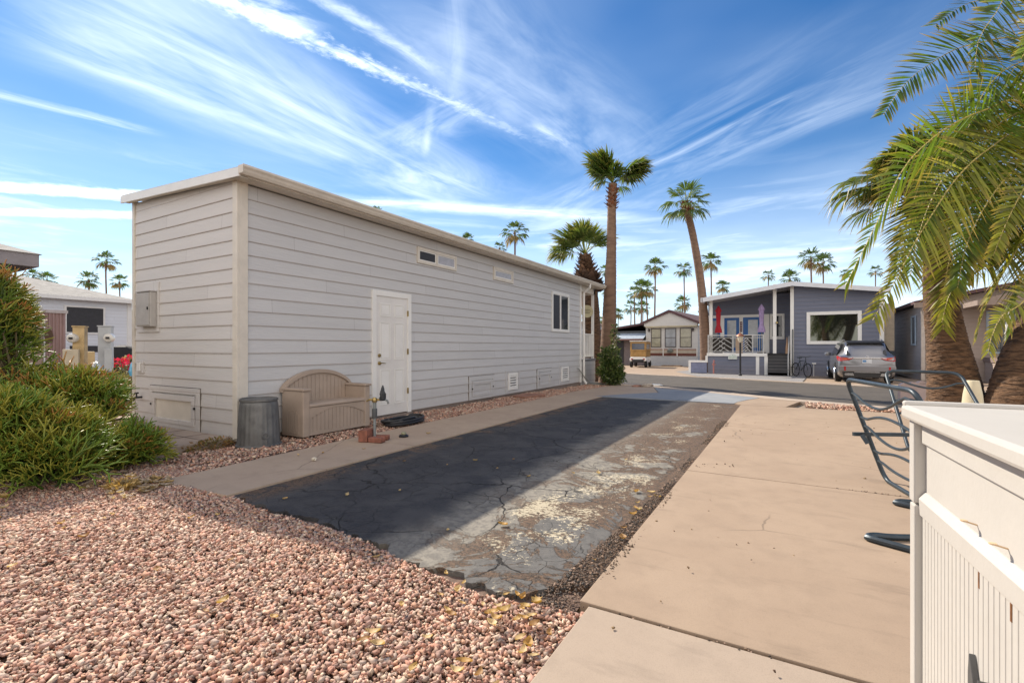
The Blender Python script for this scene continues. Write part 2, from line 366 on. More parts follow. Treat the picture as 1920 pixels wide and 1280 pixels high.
def build_ground():
    g = MB()
    L = 420
    g.add([(-L, -60, gz(-60)-.06), (L, -60, -.06), (L, 12, -.06), (-L, 12, -.06), (-L, 26, -.34), (L, 26, -.34), (-L, L, -.34), (L, L, -.34)],
          [(0, 1, 2, 3), (3, 2, 5, 4), (4, 5, 7, 6)])
    o = g.build('ground', MATS['desert']); o['kind'] = 'structure'
    sheet('gravel_bed', [(-12, -4), (-.86, -4), (-.86, 11.0), (-3.9, 11.0), (-3.9, 14.6), (-6.0, 16.4), (-12, 16.4)], -.035, MATS['soil'])
    rg = random.Random(2); pe_ = []
    for i in range(90):
        x = -3.9+2.85*i/89; b = float(np.interp(x, [-3.9, -3.3, -2.9, -2.45, -2.2, -1.9, -1.5, -1.25, -1.05], [2.24, 2.20, 2.24, 2.14, 2.16, 2.03, 2.08, 1.99, 2.14]))
        pe_.append((x, b+rg.uniform(-.018, .018)+.02*math.sin(x*23)+.012*math.sin(x*41)))
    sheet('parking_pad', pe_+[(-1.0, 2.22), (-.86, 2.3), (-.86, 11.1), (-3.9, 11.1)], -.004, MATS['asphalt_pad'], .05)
    tanm = MATS['concrete_tan']
    # driveway slabs with open joints
    ys = [(-4, -.9), (-.888, 2.10), (2.112, 4.86), (4.872, 7.9), (7.912, 10.95)]
    for i, (a, b) in enumerate(ys):
        for (xa, xb) in ((-.85 if a > 2 else -.80, 2.2), (2.212, 5.4)):
            o = sheet('driveway', [(xa, a), (xb, a), (xb, b), (xa, b)], .012 if i != 1 else .006, MATS['concrete_near'] if i <= 1 else tanm, .10)
            bv = o.modifiers.new('bevel', 'BEVEL'); bv.width = .006; bv.segments = 2; bv.limit_method = 'ANGLE'
    sheet('driveway', [(-.98, 11.1), (-.86, 10.962), (-.05, 10.962), (.25, 12.35), (-.55, 12.9), (-.95, 11.4)], .012, tanm, .1)
    walk = MATS['concrete_walk']
    for a, b in ((2.14, 4.4), (4.408, 7.4), (7.408, 10.4)):
        xl = -4.86 if a < 3 else -4.95
        sheet('walkway', [(xl, a), (-3.91, a+(.06 if a < 3 else 0)), (-3.91, b), (-4.95, b)], .01, walk, .09)
    sheet('walkway', [(-4.95, 10.408), (-3.91, 10.408), (-3.88, 11.112), (-3.0, 13.0), (-3.6, 15.0), (-5.05, 15.9), (-5.0, 13.0)], .01, walk, .09)
    sheet('driveway_apron', [(-4.05, 11.115), (-.99, 11.105), (-.96, 11.42), (-.57, 12.92), (-1.9, 13.85), (-3.58, 15.0), (-2.98, 13.0)], .014, MATS['concrete_apron'], .1)
    near = [(-40, 46), (-14, 24.2), (-9, 19.9), (-5.01, 16.74), (-3.2, 15.45), (-1.64, 14.39), (0, 12.99), (1.98, 11.84), (5, 10.7), (10, 9.6), (40, 6)]
    far = [(-40, 62), (-18, 34.5), (-12, 29.3), (-7.93, 26.48), (-2.73, 23.98), (0, 22.29), (2.86, 20.49), (8, 18.2), (16, 16.4), (40, 13)]
    sheet('street', near+far[::-1], -.02, MATS['asphalt_street'])
    def off(pl, d):
        out = []
        for i, p in enumerate(pl):
            a = pl[max(i-1, 0)]; b = pl[min(i+1, len(pl)-1)]; tx, ty = b[0]-a[0], b[1]-a[1]; l = math.hypot(tx, ty)
            out.append((p[0]+ty/l*d, p[1]-tx/l*d))
        return out
    kerb = MATS['concrete_kerb']
    for k in range(1, len(near)-2):
        n2 = off(near, .55); sheet('kerb', [near[k], near[k+1], n2[k+1], n2[k]], .018, kerb, .12)
    f2 = off(far, -.5)
    for k in range(1, len(far)-1): sheet('kerb', [far[k], far[k+1], f2[k+1], f2[k]], .012, kerb, .1)
    sheet('gravel_bed', [(.30, 10.98), (6.5, 10.98), (6.5, 9.9), (5.4, 9.9), (5.0, 10.3), (1.9, 11.35), (.30, 12.30)], -.03, MATS['soil'])
    # far side: drive in front of the white trailer, paver strip, drive under the car
    sheet('far_driveway', [(-7.6, 26.9), (-12, 30.2), (-17, 34.5), (-14, 44), (-6.3, 41.5), (-6.0, 36.3), (-4.9, 31.5), (-3.4, 25.2)], .004, tanm)
    sheet('far_driveway', [(.55, 22.8), (2.9, 21.2), (5.6, 20.2), (7.2, 27), (6.2, 29.2), (.9, 29.2)], .006, tanm)
    o = sheet('paver_strip', [(-3.9, 25.4), (-2.6, 24.6), (.5, 22.75), (.85, 28.9), (-5.3, 32.4), (-5.9, 30.0)], .010, MATS['pavers'])
    m = MATS['pavers']; N = NT(m.node_tree); b = m.node_tree.nodes['Principled BSDF']; tc = N.n('ShaderNodeTexCoord')
    br = N.n('ShaderNodeTexBrick'); br.inputs['Scale'].default_value = 4.; br.inputs['Mortar Size'].default_value = .02
    br.inputs['Color1'].default_value = (.30, .28, .27, 1); br.inputs['Color2'].default_value = (.22, .22, .23, 1); br.inputs['Mortar'].default_value = (.12, .11, .10, 1)
    N.lk(tc.outputs['Object'], br.inputs['Vector']); N.lk(br.outputs[0], b.inputs['Base Color'])
    # side yard on the left: pale concrete path and earth
    sheet('path', [(-9.0, 3.2), (-8.75, 9), (-9.8, 9), (-10.2, 3.6), (-9.9, 2.6), (-9.2, 2.5)], .02, kerb, .05)
    sheet('gravel_bed', [(-26, -2), (-12.01, -2), (-12.01, 14), (-26, 14)], -.03, MATS['soil'])
build_ground()

def pebbles(name, polys, size, dens, seed, m=MATS['peb'], palette=None, zbase=-.03, hump=.0, flat=.62, rows=None):
    rng = np.random.default_rng(seed); pts = []
    for poly in polys:
        xs = [p[0] for p in poly]; ys = [p[1] for p in poly]; n = int((max(xs)-min(xs))*(max(ys)-min(ys))*dens)
        q = rng.uniform((min(xs), min(ys)), (max(xs), max(ys)), (n, 2))
        ins = np.zeros(n, bool); k = len(poly)
        for i in range(k):
            x1, y1 = poly[i]; x2, y2 = poly[(i+1) % k]
            c = ((y1 > q[:, 1]) != (y2 > q[:, 1])) & (q[:, 0] < (x2-x1)*(q[:, 1]-y1)/(y2-y1+1e-12)+x1); ins ^= c
        pts.append(q[ins])
    q = np.concatenate(pts); n = len(q)
    ph = (1+5**.5)/2
    base = np.array([(-1, ph, 0), (1, ph, 0), (-1, -ph, 0), (1, -ph, 0), (0, -1, ph), (0, 1, ph), (0, -1, -ph), (0, 1, -ph), (ph, 0, -1), (ph, 0, 1), (-ph, 0, -1), (-ph, 0, 1)])/1.9
    fc = np.array([(0, 1, 3), (0, 3, 2), (4, 7, 5), (4, 6, 7), (0, 4, 5), (0, 5, 1), (1, 5, 7), (1, 7, 3), (3, 7, 6), (3, 6, 2), (2, 6, 4), (2, 4, 0)])[:, ::-1]
    cube = np.array([(x, y, z) for z in (-1, 1) for y in (-1, 1) for x in (-1, 1)])*.74
    V = cube[None]*rng.uniform(.55, 1.15, (n, 8, 1))+rng.normal(0, .17, (n, 8, 3))
    s = size*np.clip(rng.lognormal(0, .32, (n, 1, 1)), .4, 1.9)*.5
    V = V*s*np.stack([rng.uniform(.8, 1.5, n), rng.uniform(.65, 1.0, n), rng.uniform(flat-.15, flat+.2, n)], 1)[:, None, :]
    a = rng.uniform(0, 6.283, n); b = rng.normal(0, .45, n)
    ca, sa, cb, sb = np.cos(a), np.sin(a), np.cos(b), np.sin(b)
    x, y, z = V[..., 0], V[..., 1], V[..., 2]
    x, z = x*cb[:, None]-z*sb[:, None], x*sb[:, None]+z*cb[:, None]
    x, y = x*ca[:, None]-y*sa[:, None], x*sa[:, None]+y*ca[:, None]
    g = -0.02*np.clip(q[:, 1]-12, 0, 14)
    und = .010*np.sin(q[:, 0]*3.1+q[:, 1]*1.3)+.008*np.sin(q[:, 1]*4.7-q[:, 0]*2.1)
    zz = zbase+g+und+rng.uniform(0, 1, n)*size*.75+s[:, 0, 0]*.35
    V = np.stack([x+q[:, 0:1], y+q[:, 1:2], z+zz[:, None]], -1)
    pal = np.array(palette if palette else [(.41, .24, .19), (.36, .20, .165), (.47, .31, .25), (.30, .185, .16), (.50, .36, .30), (.39, .29, .25), (.24, .15, .13), (.47, .36, .29), (.44, .25, .18), (.33, .25, .22), (.34, .17, .13), (.26, .14, .11)])
    c = np.clip(pal[rng.integers(0, len(pal), n)]*rng.uniform(.75, 1.25, (n, 1))*(1.0 if palette else 1.36)*np.array([1.02, 1.02, .93] if not palette else [1, 1, 1]), 0, .85)
    Fc = (fc[None]+8*np.arange(n)[:, None, None]).reshape(-1, 3)
    o = npmesh(name, V.reshape(-1, 3), Fc, m, col=np.repeat(c, 8, 0)); o['kind'] = 'stuff'; return o
o = pebbles('gravel', [[(-6.6, -.6), (-.80, -.6), (-.80, 2.06), (-1.3, 1.98), (-1.9, 2.04), (-2.5, 2.14), (-3.3, 2.20), (-3.9, 2.24), (-4.9, 2.12), (-4.9, 2.45), (-6.6, 2.6)]], .0185, 6400, 5, zbase=-.020)
tag(o, 'pink crushed rock covering the corner beside the worn parking pad', 'gravel')
o = pebbles('gravel', [[(-6.4, 2.3), (-4.9, 2.3), (-4.99, 3.4), (-4.99, 12), (-4.99, 15.7), (-5.9, 16.0), (-5.99, 3.6)]], .026, 1500, 6)
tag(o, 'pinkish gravel strip between the grey siding wall and the narrow walkway', 'gravel')
o = pebbles('gravel', [[(.32, 11.0), (6.4, 11.0), (6.4, 9.95), (5.5, 9.95), (5.0, 10.2), (1.9, 11.25), (.32, 12.2)]], .035, 900, 7, zbase=.0)
tag(o, 'pink gravel strip between the tan driveway slabs and the street', 'gravel')
o = pebbles('gravel', [[(-1.06, 2.04), (-.87, 2.02), (-.87, 8.5), (-.94, 8.5), (-.93, 4.0), (-.99, 2.6)]], .010, 8000, 8, palette=[(.09, .065, .05), (.14, .09, .06), (.05, .045, .04), (.22, .16, .12), (.30, .2, .14)], zbase=-.006)
tag(o, 'loose dark grit along the crumbling edge of the parking pad', 'grit')
o = pebbles('gravel', [[(-13, 2.2), (-10.2, 2.2), (-10.2, 9), (-13, 9)]], .05, 160, 9, zbase=-.02)
tag(o, 'coarse gravel by the utility pedestals in the side yard', 'gravel')

o = pebbles('grit', [[(-.84, 2.094), (2.2, 2.094), (2.2, 2.118), (-.84, 2.118)], [(-.84, 4.852), (2.2, 4.852), (2.2, 4.88), (-.84, 4.88)], [(-.85, 2.1), (-.80, 2.1), (-.80, 8.5), (-.85, 8.5)]], .009, 2600, 14, palette=[(.12, .08, .05), (.22, .15, .1), (.32, .22, .16), (.06, .045, .035)], zbase=-.004)
tag(o, 'brown grit packed in the joints and edge of the tan driveway', 'grit')
def leaves(name, areas, size, seed, label, pal):
    rng = np.random.default_rng(seed); V = []; Fs = []; Cc = []
    for (x0, x1, y0, y1, n, z) in areas:
        for i in range(n):
            x, y = rng.uniform(x0, x1), rng.uniform(y0, y1); L = size*rng.uniform(.6, 1.4); w = L*rng.uniform(.16, .34); a = rng.uniform(0, 6.28); cu = rng.uniform(.15, .9)
            c = pal[rng.integers(0, len(pal))]; o = len(V)
            for k, t in enumerate(np.linspace(-1, 1, 5)):
                ww = w*(1-abs(t)**2.2)+.001; xx = L*.5*t
                yo = cu*L*.25*t*t
                for s_ in (-1, 0, 1):
                    lx, ly, lz = xx, s_*ww+yo, abs(s_)*w*.55+cu*L*.25*(t*t)+.004
                    V.append((x+lx*math.cos(a)-ly*math.sin(a), y+lx*math.sin(a)+ly*math.cos(a), z+lz+gz(y))); Cc.append(c)
            for k in range(4):
                for s_ in (0, 1): Fs.append((o+3*k+s_, o+3*k+s_+1, o+3*k+4+s_, o+3*k+3+s_))
    ob = npmesh(name, np.array(V), np.array(Fs), mat('dry_leaf', (.5, .3, .08), .6, attr=True, var=.05, trans=.25), col=np.array(Cc)); ob['kind'] = 'stuff'
    tag(ob, label, 'fallen leaves')
LP = [(.46, .27, .07), (.50, .34, .12), (.55, .36, .14), (.60, .44, .22), (.36, .2, .07), (.68, .52, .28)]
leaves('fallen_leaves', [(-1.55, -.84, 1.25, 2.02, 26, .016), (-1.15, -.84, 1.5, 2.05, 20, .02), (-5.2, -1.2, .2, 2.0, 36, .014), (-3.6, -1.0, 2.3, 5.5, 16, .002), (-1.0, -.88, 2.2, 4., 10, .004), (-4.7, -4.0, 3., 7., 4, .014)], .05, 3, 'yellow curled dry leaves scattered over the pink gravel', LP)
leaves('fallen_leaves', [(-5.7, -4.5, 1.7, 2.1, 60, .012), (-4.95, -4.6, 1.95, 2.2, 40, .014), (-6.6, -5.3, 1.0, 1.8, 50, .012)], .075, 4, 'pale dry leaf litter heaped under the pencil cactus', [(.42, .32, .22), (.34, .25, .17), (.55, .45, .34), (.48, .33, .14)])
o = pebbles('debris', [[(-.8, 1.9), (1.2, 1.9), (2.0, 9.), (-.8, 9.)]], .011, 7, 12, palette=[(.09, .05, .03), (.2, .12, .06), (.3, .2, .1)], zbase=.008)
tag(o, 'dark specks of plant debris lying on the tan driveway', 'debris')
o = pebbles('debris', [[(-.85, 4.75), (-.55, 4.75), (-.45, 5.3), (-.8, 5.3)]], .014, 180, 13, palette=[(.12, .07, .04), (.08, .05, .03)], zbase=.008)
tag(o, 'small scatter of brown crumbs beside the driveway joint', 'debris')

# ------------------------------------------------------------ shared materials
def siding_mat(name, c, c2, row=.178, axis=1):
    m = mat(name, c, .62, var=.05, vs=1.5, col2=c2, bump=.4, bs=9, stretch=(1, 1, 1) if axis < 0 else ((6, .8, 6) if axis == 1 else (.8, 6, 6)))
    N = NT(m.node_tree); b = m.node_tree.nodes['Principled BSDF']
    src = b.inputs['Base Color'].links[0].from_socket
    v = N.n('ShaderNodeTexCoord').outputs['Object']; sp = N.n('ShaderNodeSeparateXYZ'); N.lk(v, sp.inputs[0])
    rw = N.m('FLOOR', N.m('DIVIDE', N.m('SUBTRACT', sp.outputs[2], .05), row)); al = sp.outputs[axis]
    offs = N.m('MULTIPLY', N.m('FRACT', N.m('MULTIPLY', rw, .3819)), 3.66)
    fr = N.m('FRACT', N.m('DIVIDE', N.m('ADD', al, offs), 3.66)); j = N.m('MULTIPLY', N.m('LESS_THAN', fr, .0014), .42)
    idx = N.m('FLOOR', N.m('DIVIDE', N.m('ADD', al, offs), 3.66))
    wn = N.n('ShaderNodeTexWhiteNoise', noise_dimensions='2D'); N.lk(N.xyz(rw, idx), wn.inputs['Vector'])
    cc = N.mix(N.m('MULTIPLY', wn.outputs[0], .07), src, (.12, .11, .10))
    # faint dirt creeping up from the foot and streaks
    dn = N.noise(N.xyz(N.m('MULTIPLY', al, 3.), sp.outputs[2], 0.), 1.6, 5., .7)
    dd = N.m('MULTIPLY', N.ss(sp.outputs[2], .75, .02), N.m('MULTIPLY', dn, .30))
    cc = N.mix(dd, cc, (.30, .22, .16))
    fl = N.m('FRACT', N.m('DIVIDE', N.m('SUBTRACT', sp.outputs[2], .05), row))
    cc = N.mix(N.m('MULTIPLY', N.ss(fl, .085, .0), .55), cc, (.25, .175, .12))  # brown lower board edges: dirt, with ground bounce light put into the colour
    cc = N.mix(j, cc, (.06, .05, .05)); N.lk(cc, b.inputs['Base Color']); return m
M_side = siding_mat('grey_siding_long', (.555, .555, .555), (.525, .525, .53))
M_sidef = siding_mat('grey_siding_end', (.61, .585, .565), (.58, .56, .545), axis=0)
M_trim = mat('cream_trim', (.66, .61, .53), .5, var=.05, vs=5, bump=.12, bs=30, dirt=.15)
M_white = mat('white_paint', (.78, .77, .74), .45, var=.03, vs=4, bump=.05, dirt=.1)
M_glass = mat('dark_glass', (.02, .025, .03), .06, var=.0, spec=.8)
M_screen = mat('dark_screen', (.035, .035, .04), .6, var=.1, vs=8)
M_blind = mat('pale_blind', (.42, .42, .46), .35, var=.08, vs=12)
M_metal = mat('galvanised', (.19, .19, .185), .58, metal=.5, var=.16, vs=7, bump=.15, bs=40, dirt=.6)
M_brass = mat('aged_brass', (.45, .33, .14), .35, metal=.9, var=.15)
M_dark = mat('dark_metal', (.03, .03, .035), .45, metal=.3, var=.2)
M_roof = mat('grey_shingle', (.31, .30, .285), .9, var=.22, vs=9, bump=.8, bs=12, stretch=(2, .5, 2))

def siding_wall(mb, p0, p1, z0, z1, n, row=.178, lip=.013, z1b=None):
    """lapped boards from p0 to p1 on a wall whose outward normal is n"""
    z = z0
    while z < z1-.001:
        zt = min(z+row, z1); zb1 = zt if (z1b is None or zt < z1) else z1b
        a = (p0[0]+n[0]*lip, p0[1]+n[1]*lip, z); b = (p1[0]+n[0]*lip, p1[1]+n[1]*lip, z)
        c = (p1[0]+n[0]*.002, p1[1]+n[1]*.002, zb1); d = (p0[0]+n[0]*.002, p0[1]+n[1]*.002, zt)
        e = (p0[0]-n[0]*.03, p0[1]-n[1]*.03, z); f = (p1[0]-n[0]*.03, p1[1]-n[1]*.03, z)
        mb.add([a, b, c, d], [(0, 1, 2, 3)]); mb.add([e, f, b, a], [(0, 1, 2, 3)])
        g = (p1[0]-n[0]*.03, p1[1]-n[1]*.03, zb1); h = (p0[0]-n[0]*.03, p0[1]-n[1]*.03, zt)
        mb.add([a, e, h, d], [(0, 1, 2, 3)]); mb.add([b, c, g, f], [(0, 1, 2, 3)])
        z += row
    return mb

# ------------------------------------------------------------ the grey park model home
X0 = -5.96; Y0 = 3.49; Y1 = 14.92; XL = -8.69
def frame4(mb, plane, pos, a0, a1, z0, z1, w, d, wb=None):
    """rectangular frame; plane 'x' lies on X=pos facing +X, plane 'y' on Y=pos facing -Y"""
    wb = w if wb is None else wb
    parts = [(a0, a0+w, z0, z1), (a1-w, a1, z0, z1), (a0+w, a1-w, z1-w, z1)] + ([(a0+w, a1-w, z0, z0+wb)] if wb else [])
    for (p, q, r, t) in parts:
        if plane == 'x': mb.box(pos-.02, pos+d, p, q, r, t)
        else: mb.box(p, q, pos-d, pos+.02, r, t)
    return mb
def main_house():
    h = thing('park_model_home', (-7.3, 9.2, 0), 'long grey lap siding trailer home filling the left of the lot, with white side door', 'house')
    B = lambda mb, n, m, p=h, **k: mb.build(n, m, p, world=True, **k)
    w = MB(); siding_wall(w, (X0, Y0+.10), (X0, Y1), .05, 3.26, (1, 0)); B(w, 'side_wall', M_side)
    w = MB(); siding_wall(w, (XL, Y0), (X0-.07, Y0), .05, 3.254, (0, -1), z1b=None)
    w.add([(XL, Y0-.003, 3.254), (X0-.07, Y0-.003, 3.254), (X0-.07, Y0-.003, 3.29), (XL, Y0-.003, 3.40)], [(0, 1, 2, 3)]); B(w, 'end_wall', M_sidef)
    w = MB().box(XL+.02, X0-.03, Y0+.03, Y1-.03, .06, 3.26); w.box(XL, XL+.015, Y0, Y1, .05, 3.38); w.box(XL, X0, Y1-.028, Y1, .05, 3.26); B(w, 'back_wall', M_side)
    w = MB().box(XL+.02, X0-.02, Y0+.02, Y1, -.06, .055); B(w, 'skirt_footing', mat('footing', (.25, .2, .17), .9))
    t = MB().box(X0-.075, X0+.028, Y0-.028, Y0+.0, .03, 3.30).box(X0+.0, X0+.028, Y0, Y0+.115, .03, 3.30); B(t, 'corner_trim', M_trim, bev=.004); B(MB().box(XL-.012, XL+.06, Y0-.026, Y0+.08, .05, 3.42), 'corner_trim', M_trim, bev=.004)
    t = MB().box(X0, X0+.026, Y1-.10, Y1+.02, .03, 3.26); B(t, 'corner_trim', M_white, bev=.004)
    # roof: low slope rising away from the gutter
    YE = 16.45; XR = -5.70
    def rz(x): return 3.375+(XR-x)*.042
    r = MB().prism([(XR, rz(XR)-.02), (XR, rz(XR)), (XL-.10, rz(XL-.10)), (XL-.10, rz(XL-.10)-.02)], Y0-.12, YE, 'y'); B(r, 'roof', mat('roof_membrane', (.6, .6, .58), .6))
    r = MB().prism([(XR, rz(XR)-.125), (XR, rz(XR)-.022), (XL-.10, rz(XL-.10)-.022), (XL-.10, rz(XL-.10)-.125)], Y0-.14, Y0-.118, 'y'); B(r, 'rake_fascia', M_white, bev=.003)
    r = MB().prism([(XR+.0, 3.245), (X0-.08, 3.285), (XL-.09, 3.40), (XL-.09, 3.415), (XR+.0, 3.262)], Y0-.117, Y0-.03, 'y'); r.box(X0+.03, XR-.002, Y0-.03, YE-.02, 3.262, 3.275); B(r, 'soffit', M_trim)
    gpr = [(XR+.002, 3.27), (XR+.055, 3.27), (XR+.075, 3.30), (XR+.085, 3.325), (XR+.105, 3.35), (XR+.105, 3.375), (XR+.095, 3.375), (XR+.09, 3.352), (XR+.07, 3.325), (XR+.05, 3.285), (XR+.002, 3.285)]
    g = MB().prism(gpr, Y0-.15, YE+.02, 'y').box(XR+.002, XR+.10, Y0-.152, Y0-.147, 3.275, 3.37); B(g, 'gutter', M_trim, bev=0)
    g = MB().box(XR-.02, XR+.0, Y0-.12, YE, 3.255, 3.372); B(g, 'eave_fascia', M_trim)
    # downspout
    d = MB().tube([(XR+.04, 15.0, 3.28), (XR+.03, 15.0, 3.16), (X0+.07, 15.02, 2.98), (X0+.07, 15.02, .12), (X0+.16, 15.02, -.02)], .042, 6); B(d, 'downspout', M_white)
    # door
    dr = MB(); frame4(dr, 'x', X0, 5.70, 6.64, .03, 2.15, .09, .035, 0); f = B(dr, 'door_frame', M_white, bev=.004)
    dd = MB().box(X0-.01, X0+.018, 5.79, 6.55, .05, 2.06); door = B(dd, 'door', mat('door_paint', (.72, .70, .67), .4, var=.04, vs=3, bump=.05, dirt=.2))
    pn = MB()
    for (a, b) in ((5.88, 6.12), (6.22, 6.46)):
        for (z0, z1) in ((.22, .82), (.98, 1.62), (1.72, 1.94)):
            frame4(pn, 'x', X0+.018, a, b, z0, z1, .014, .007); pn.box(X0+.018, X0+.022, a+.035, b-.035, z0+.035, z1-.035)
    B(pn, 'door_panel', M_white, door, bev=.002)
    k = MB().lathe([(.0, .02), (.03, .02), (.03, .035), (.014, .04), (.012, .05), (.0, .052)], n=16).xf(Matrix.Translation((X0, 5.86, 1.06)) @ Matrix.Rotation(R(90), 4, 'Y')); B(k, 'deadbolt', M_brass, door, smooth=True)
    k = MB().lathe([(.0, .02), (.032, .02), (.032, .034), (.012, .04), (.012, .07), (.0, .07)], n=16).xf(Matrix.Translation((X0, 5.86, .93)) @ Matrix.Rotation(R(90), 4, 'Y')); k.tube([(X0+.065, 5.86, .93), (X0+.07, 5.90, .932), (X0+.065, 5.97, .925)], [.009, .008, .006], 8); B(k, 'door_handle', M_brass, door, smooth=True)
    for z in (.42, 1.12, 1.80): B(MB().box(X0+.017, X0+.040, 6.54, 6.562, z-.05, z+.05), 'hinge', M_brass, door)
    B(MB().box(X0-.01, X0+.05, 5.70, 6.64, -.03, .028), 'door_sill', mat('footing', (.25, .2, .17), .9), f)
    # windows
    def win(a0, a1, z0, z1, split, panes, w_=.055):
        wf = MB(); frame4(wf, 'x', X0, a0, a1, z0, z1, w_, .035)
        if split: wf.box(X0, X0+.033, split-.03, split+.03, z0+w_, z1-w_)
        w_o = B(wf, 'window', M_trim if z0 > 2.5 else M_white, bev=.004)
        edges = [a0+w_]+([split-.03, split+.03] if split else [])+[a1-w_]
        for i, m in enumerate(panes):
            e0, e1 = edges[2*i], edges[2*i+1]
            B(MB().box(X0, X0+.017, e0, e1, z0+w_, z1-w_), 'pane', m, w_o)
            fr = MB(); frame4(fr, 'x', X0+.016, e0, e1, z0+w_, z1-w_, .018, .008); B(fr, 'sash', M_white, w_o)
    win(6.81, 8.02, 2.76, 3.06, 7.38, [M_screen, M_blind])
    win(9.46, 10.38, 2.77, 3.075, None, [M_blind], .075)
    win(12.65, 13.90, 1.65, 2.83, 13.25, [M_screen, M_glass], .07)
    # skirt hatches and vents
    def hatch(a0, a1, z0, z1, plane='x', pos=X0, fin=M_side):
        f1 = MB(); frame4(f1, plane, pos, a0, a1, z0, z1, .085, .034); fo = B(f1, 'access_hatch', fin, bev=.003)
        gp = MB(); frame4(gp, plane, pos, a0-.008, a1+.008, z0, z1+.008, .09, .016); B(gp, 'frame_shadow', mat('frame_shadow_brown', (.10, .075, .055), .9), fo)  # dark strip painted as the shadow outlining the hatch frame
        f2 = MB(); frame4(f2, plane, pos, a0+.105, a1-.105, z0+.07, z1-.105, .075, .044, .06); B(f2, 'hatch_frame', fin, fo, bev=.003)
        b_ = MB()
        if plane == 'x': b_.box(pos-.01, pos+.022, a0+.17, a1-.17, z0+.1, z1-.17)
        else: b_.box(a0+.17, a1-.17, pos-.016, pos+.01, z0+.1, z1-.17)
        B(b_, 'hatch_panel', M_trim if plane == 'y' else fin, fo)
        for aa in (a0+.095, a1-.095):
            lt = MB()
            if plane == 'x': lt.box(pos+.034, pos+.055, aa-.012, aa+.012, z1-.28, z1-.25)
            else: lt.box(aa-.012, aa+.012, pos-.055, pos-.034, z1-.28, z1-.25)
            B(lt, 'latch', M_dark, fo)
    hatch(8.47, 9.50, .05, .56); hatch(11.70, 12.65, .05, .60)
    hatch(-8.16, -6.80, .06, .64, 'y', Y0, M_sidef)
    for (a0, a1, z0, z1) in ((10.15, 10.60, .14, .56), (13.33, 13.86, .16, .60)):
        f1 = MB(); frame4(f1, 'x', X0, a0-.13, a1+.13, z0-.07, z1+.07, .05, .018); fo = B(f1, 'foundation_vent', M_side)
        f2 = MB(); frame4(f2, 'x', X0, a0, a1, z0, z1, .07, .034)
        B(f2, 'vent_frame', M_white, fo, bev=.004)
        s = MB()
        for k in range(5): s.prism([(X0+.012, z0+.08+k*.062), (X0+.034, z0+.06+k*.062), (X0+.036, z0+.085+k*.062), (X0+.012, z0+.10+k*.062)], a0+.07, a1-.07, 'y')
        B(s, 'louvre', M_white, fo); B(MB().box(X0, X0+.014, a0+.06, a1-.06, z0+.06, z1-.06), 'vent_backing', M_screen, fo)
    # electric box and its mounting board, outlet cover, hose tap on the end wall
    bd = MB(); bd.box(-8.53, -7.89, Y0-.028, Y0+.02, 1.42, 2.15); bo = B(bd, 'mounting_board', M_sidef, bev=.003)
    gm = mat('meter_grey', (.44, .42, .40), .5, var=.06, dirt=.2)
    B(MB().box(-8.35, -7.94, Y0-.11, Y0-.029, 1.50, 2.0), 'electric_box', gm, bo, bev=.008)
    B(MB().box(-8.345, -7.96, Y0-.121, Y0-.111, 1.515, 1.985).box(-8.36, -7.93, Y0-.127, Y0-.029, 2.002, 2.014), 'box_cover', gm, bo, bev=.004)
    B(MB().box(-7.995, -7.975, Y0-.132, Y0-.121, 1.74, 1.78), 'latch', M_dark, bo)
    oc = B(MB().box(-8.53, -8.34, Y0-.035, Y0, .81, .995), 'outlet_cover', M_sidef, bev=.004); B(MB().box(-8.49, -8.39, Y0-.055, Y0-.036, .84, .965), 'cover_lid', M_white, oc, bev=.006)
    tp = MB().tube([(-8.42, Y0, .45), (-8.42, Y0-.10, .45), (-8.42, Y0-.13, .40)], .016, 8).tube([(-8.42, Y0-.08, .46), (-8.42, Y0-.08, .51)], .01, 6).tube([(-8.47, Y0-.08, .51), (-8.37, Y0-.08, .52)], .012, 6); B(tp, 'hose_tap', M_dark, smooth=True)
    # porch at the street end
    B(MB().box(XL, X0+.02, Y1, 16.30, .72, .80), 'porch_floor', mat('porch_deck', (.22, .22, .24), .7), bev=.004)
    w = MB(); siding_wall(w, (X0, Y1+.02), (X0, 16.28), -.13, .72, (1, 0)); siding_wall(w, (X0, 16.28), (XL, 16.28), -.13, .72, (0, 1)); B(w, 'porch_skirt', M_side)
    B(MB().box(X0-.10, X0-.02, 16.16, 16.24, .80, 3.20), 'porch_post', M_white); B(MB().box(XL, XL+.08, 16.16, 16.24, .80, 3.3), 'porch_post', M_white)
    B(MB().box(X0-.10, X0+.0, Y1, 16.28, 3.05, 3.255).box(XL, X0, 16.16, 16.28, 3.05, 3.255).box(XL, X0, Y1, 16.3, 3.256, 3.27), 'porch_beam', M_trim)
    rl = MB(); rl.box(X0-.06, X0-.02, Y1+.02, 16.16, 1.62, 1.66).box(X0-.06, X0-.02, Y1+.02, 16.16, .86, .89)
    n = 12
    for i in range(n+1): y = Y1+.06+i*(1.14/n); rl.box(X0-.05, X0-.03, y-.01, y+.01, .86, 1.64)
    rl.box(XL+.05, X0-.10, 16.18, 16.22, 1.62, 1.66).box(XL+.05, X0-.10, 16.18, 16.22, .86, .89)
    for i in range(26): x = XL+.12+i*.098; rl.box(x-.01, x+.01, 16.19, 16.21, .86, 1.64)
    B(rl, 'porch_railing', M_white)
main_house()
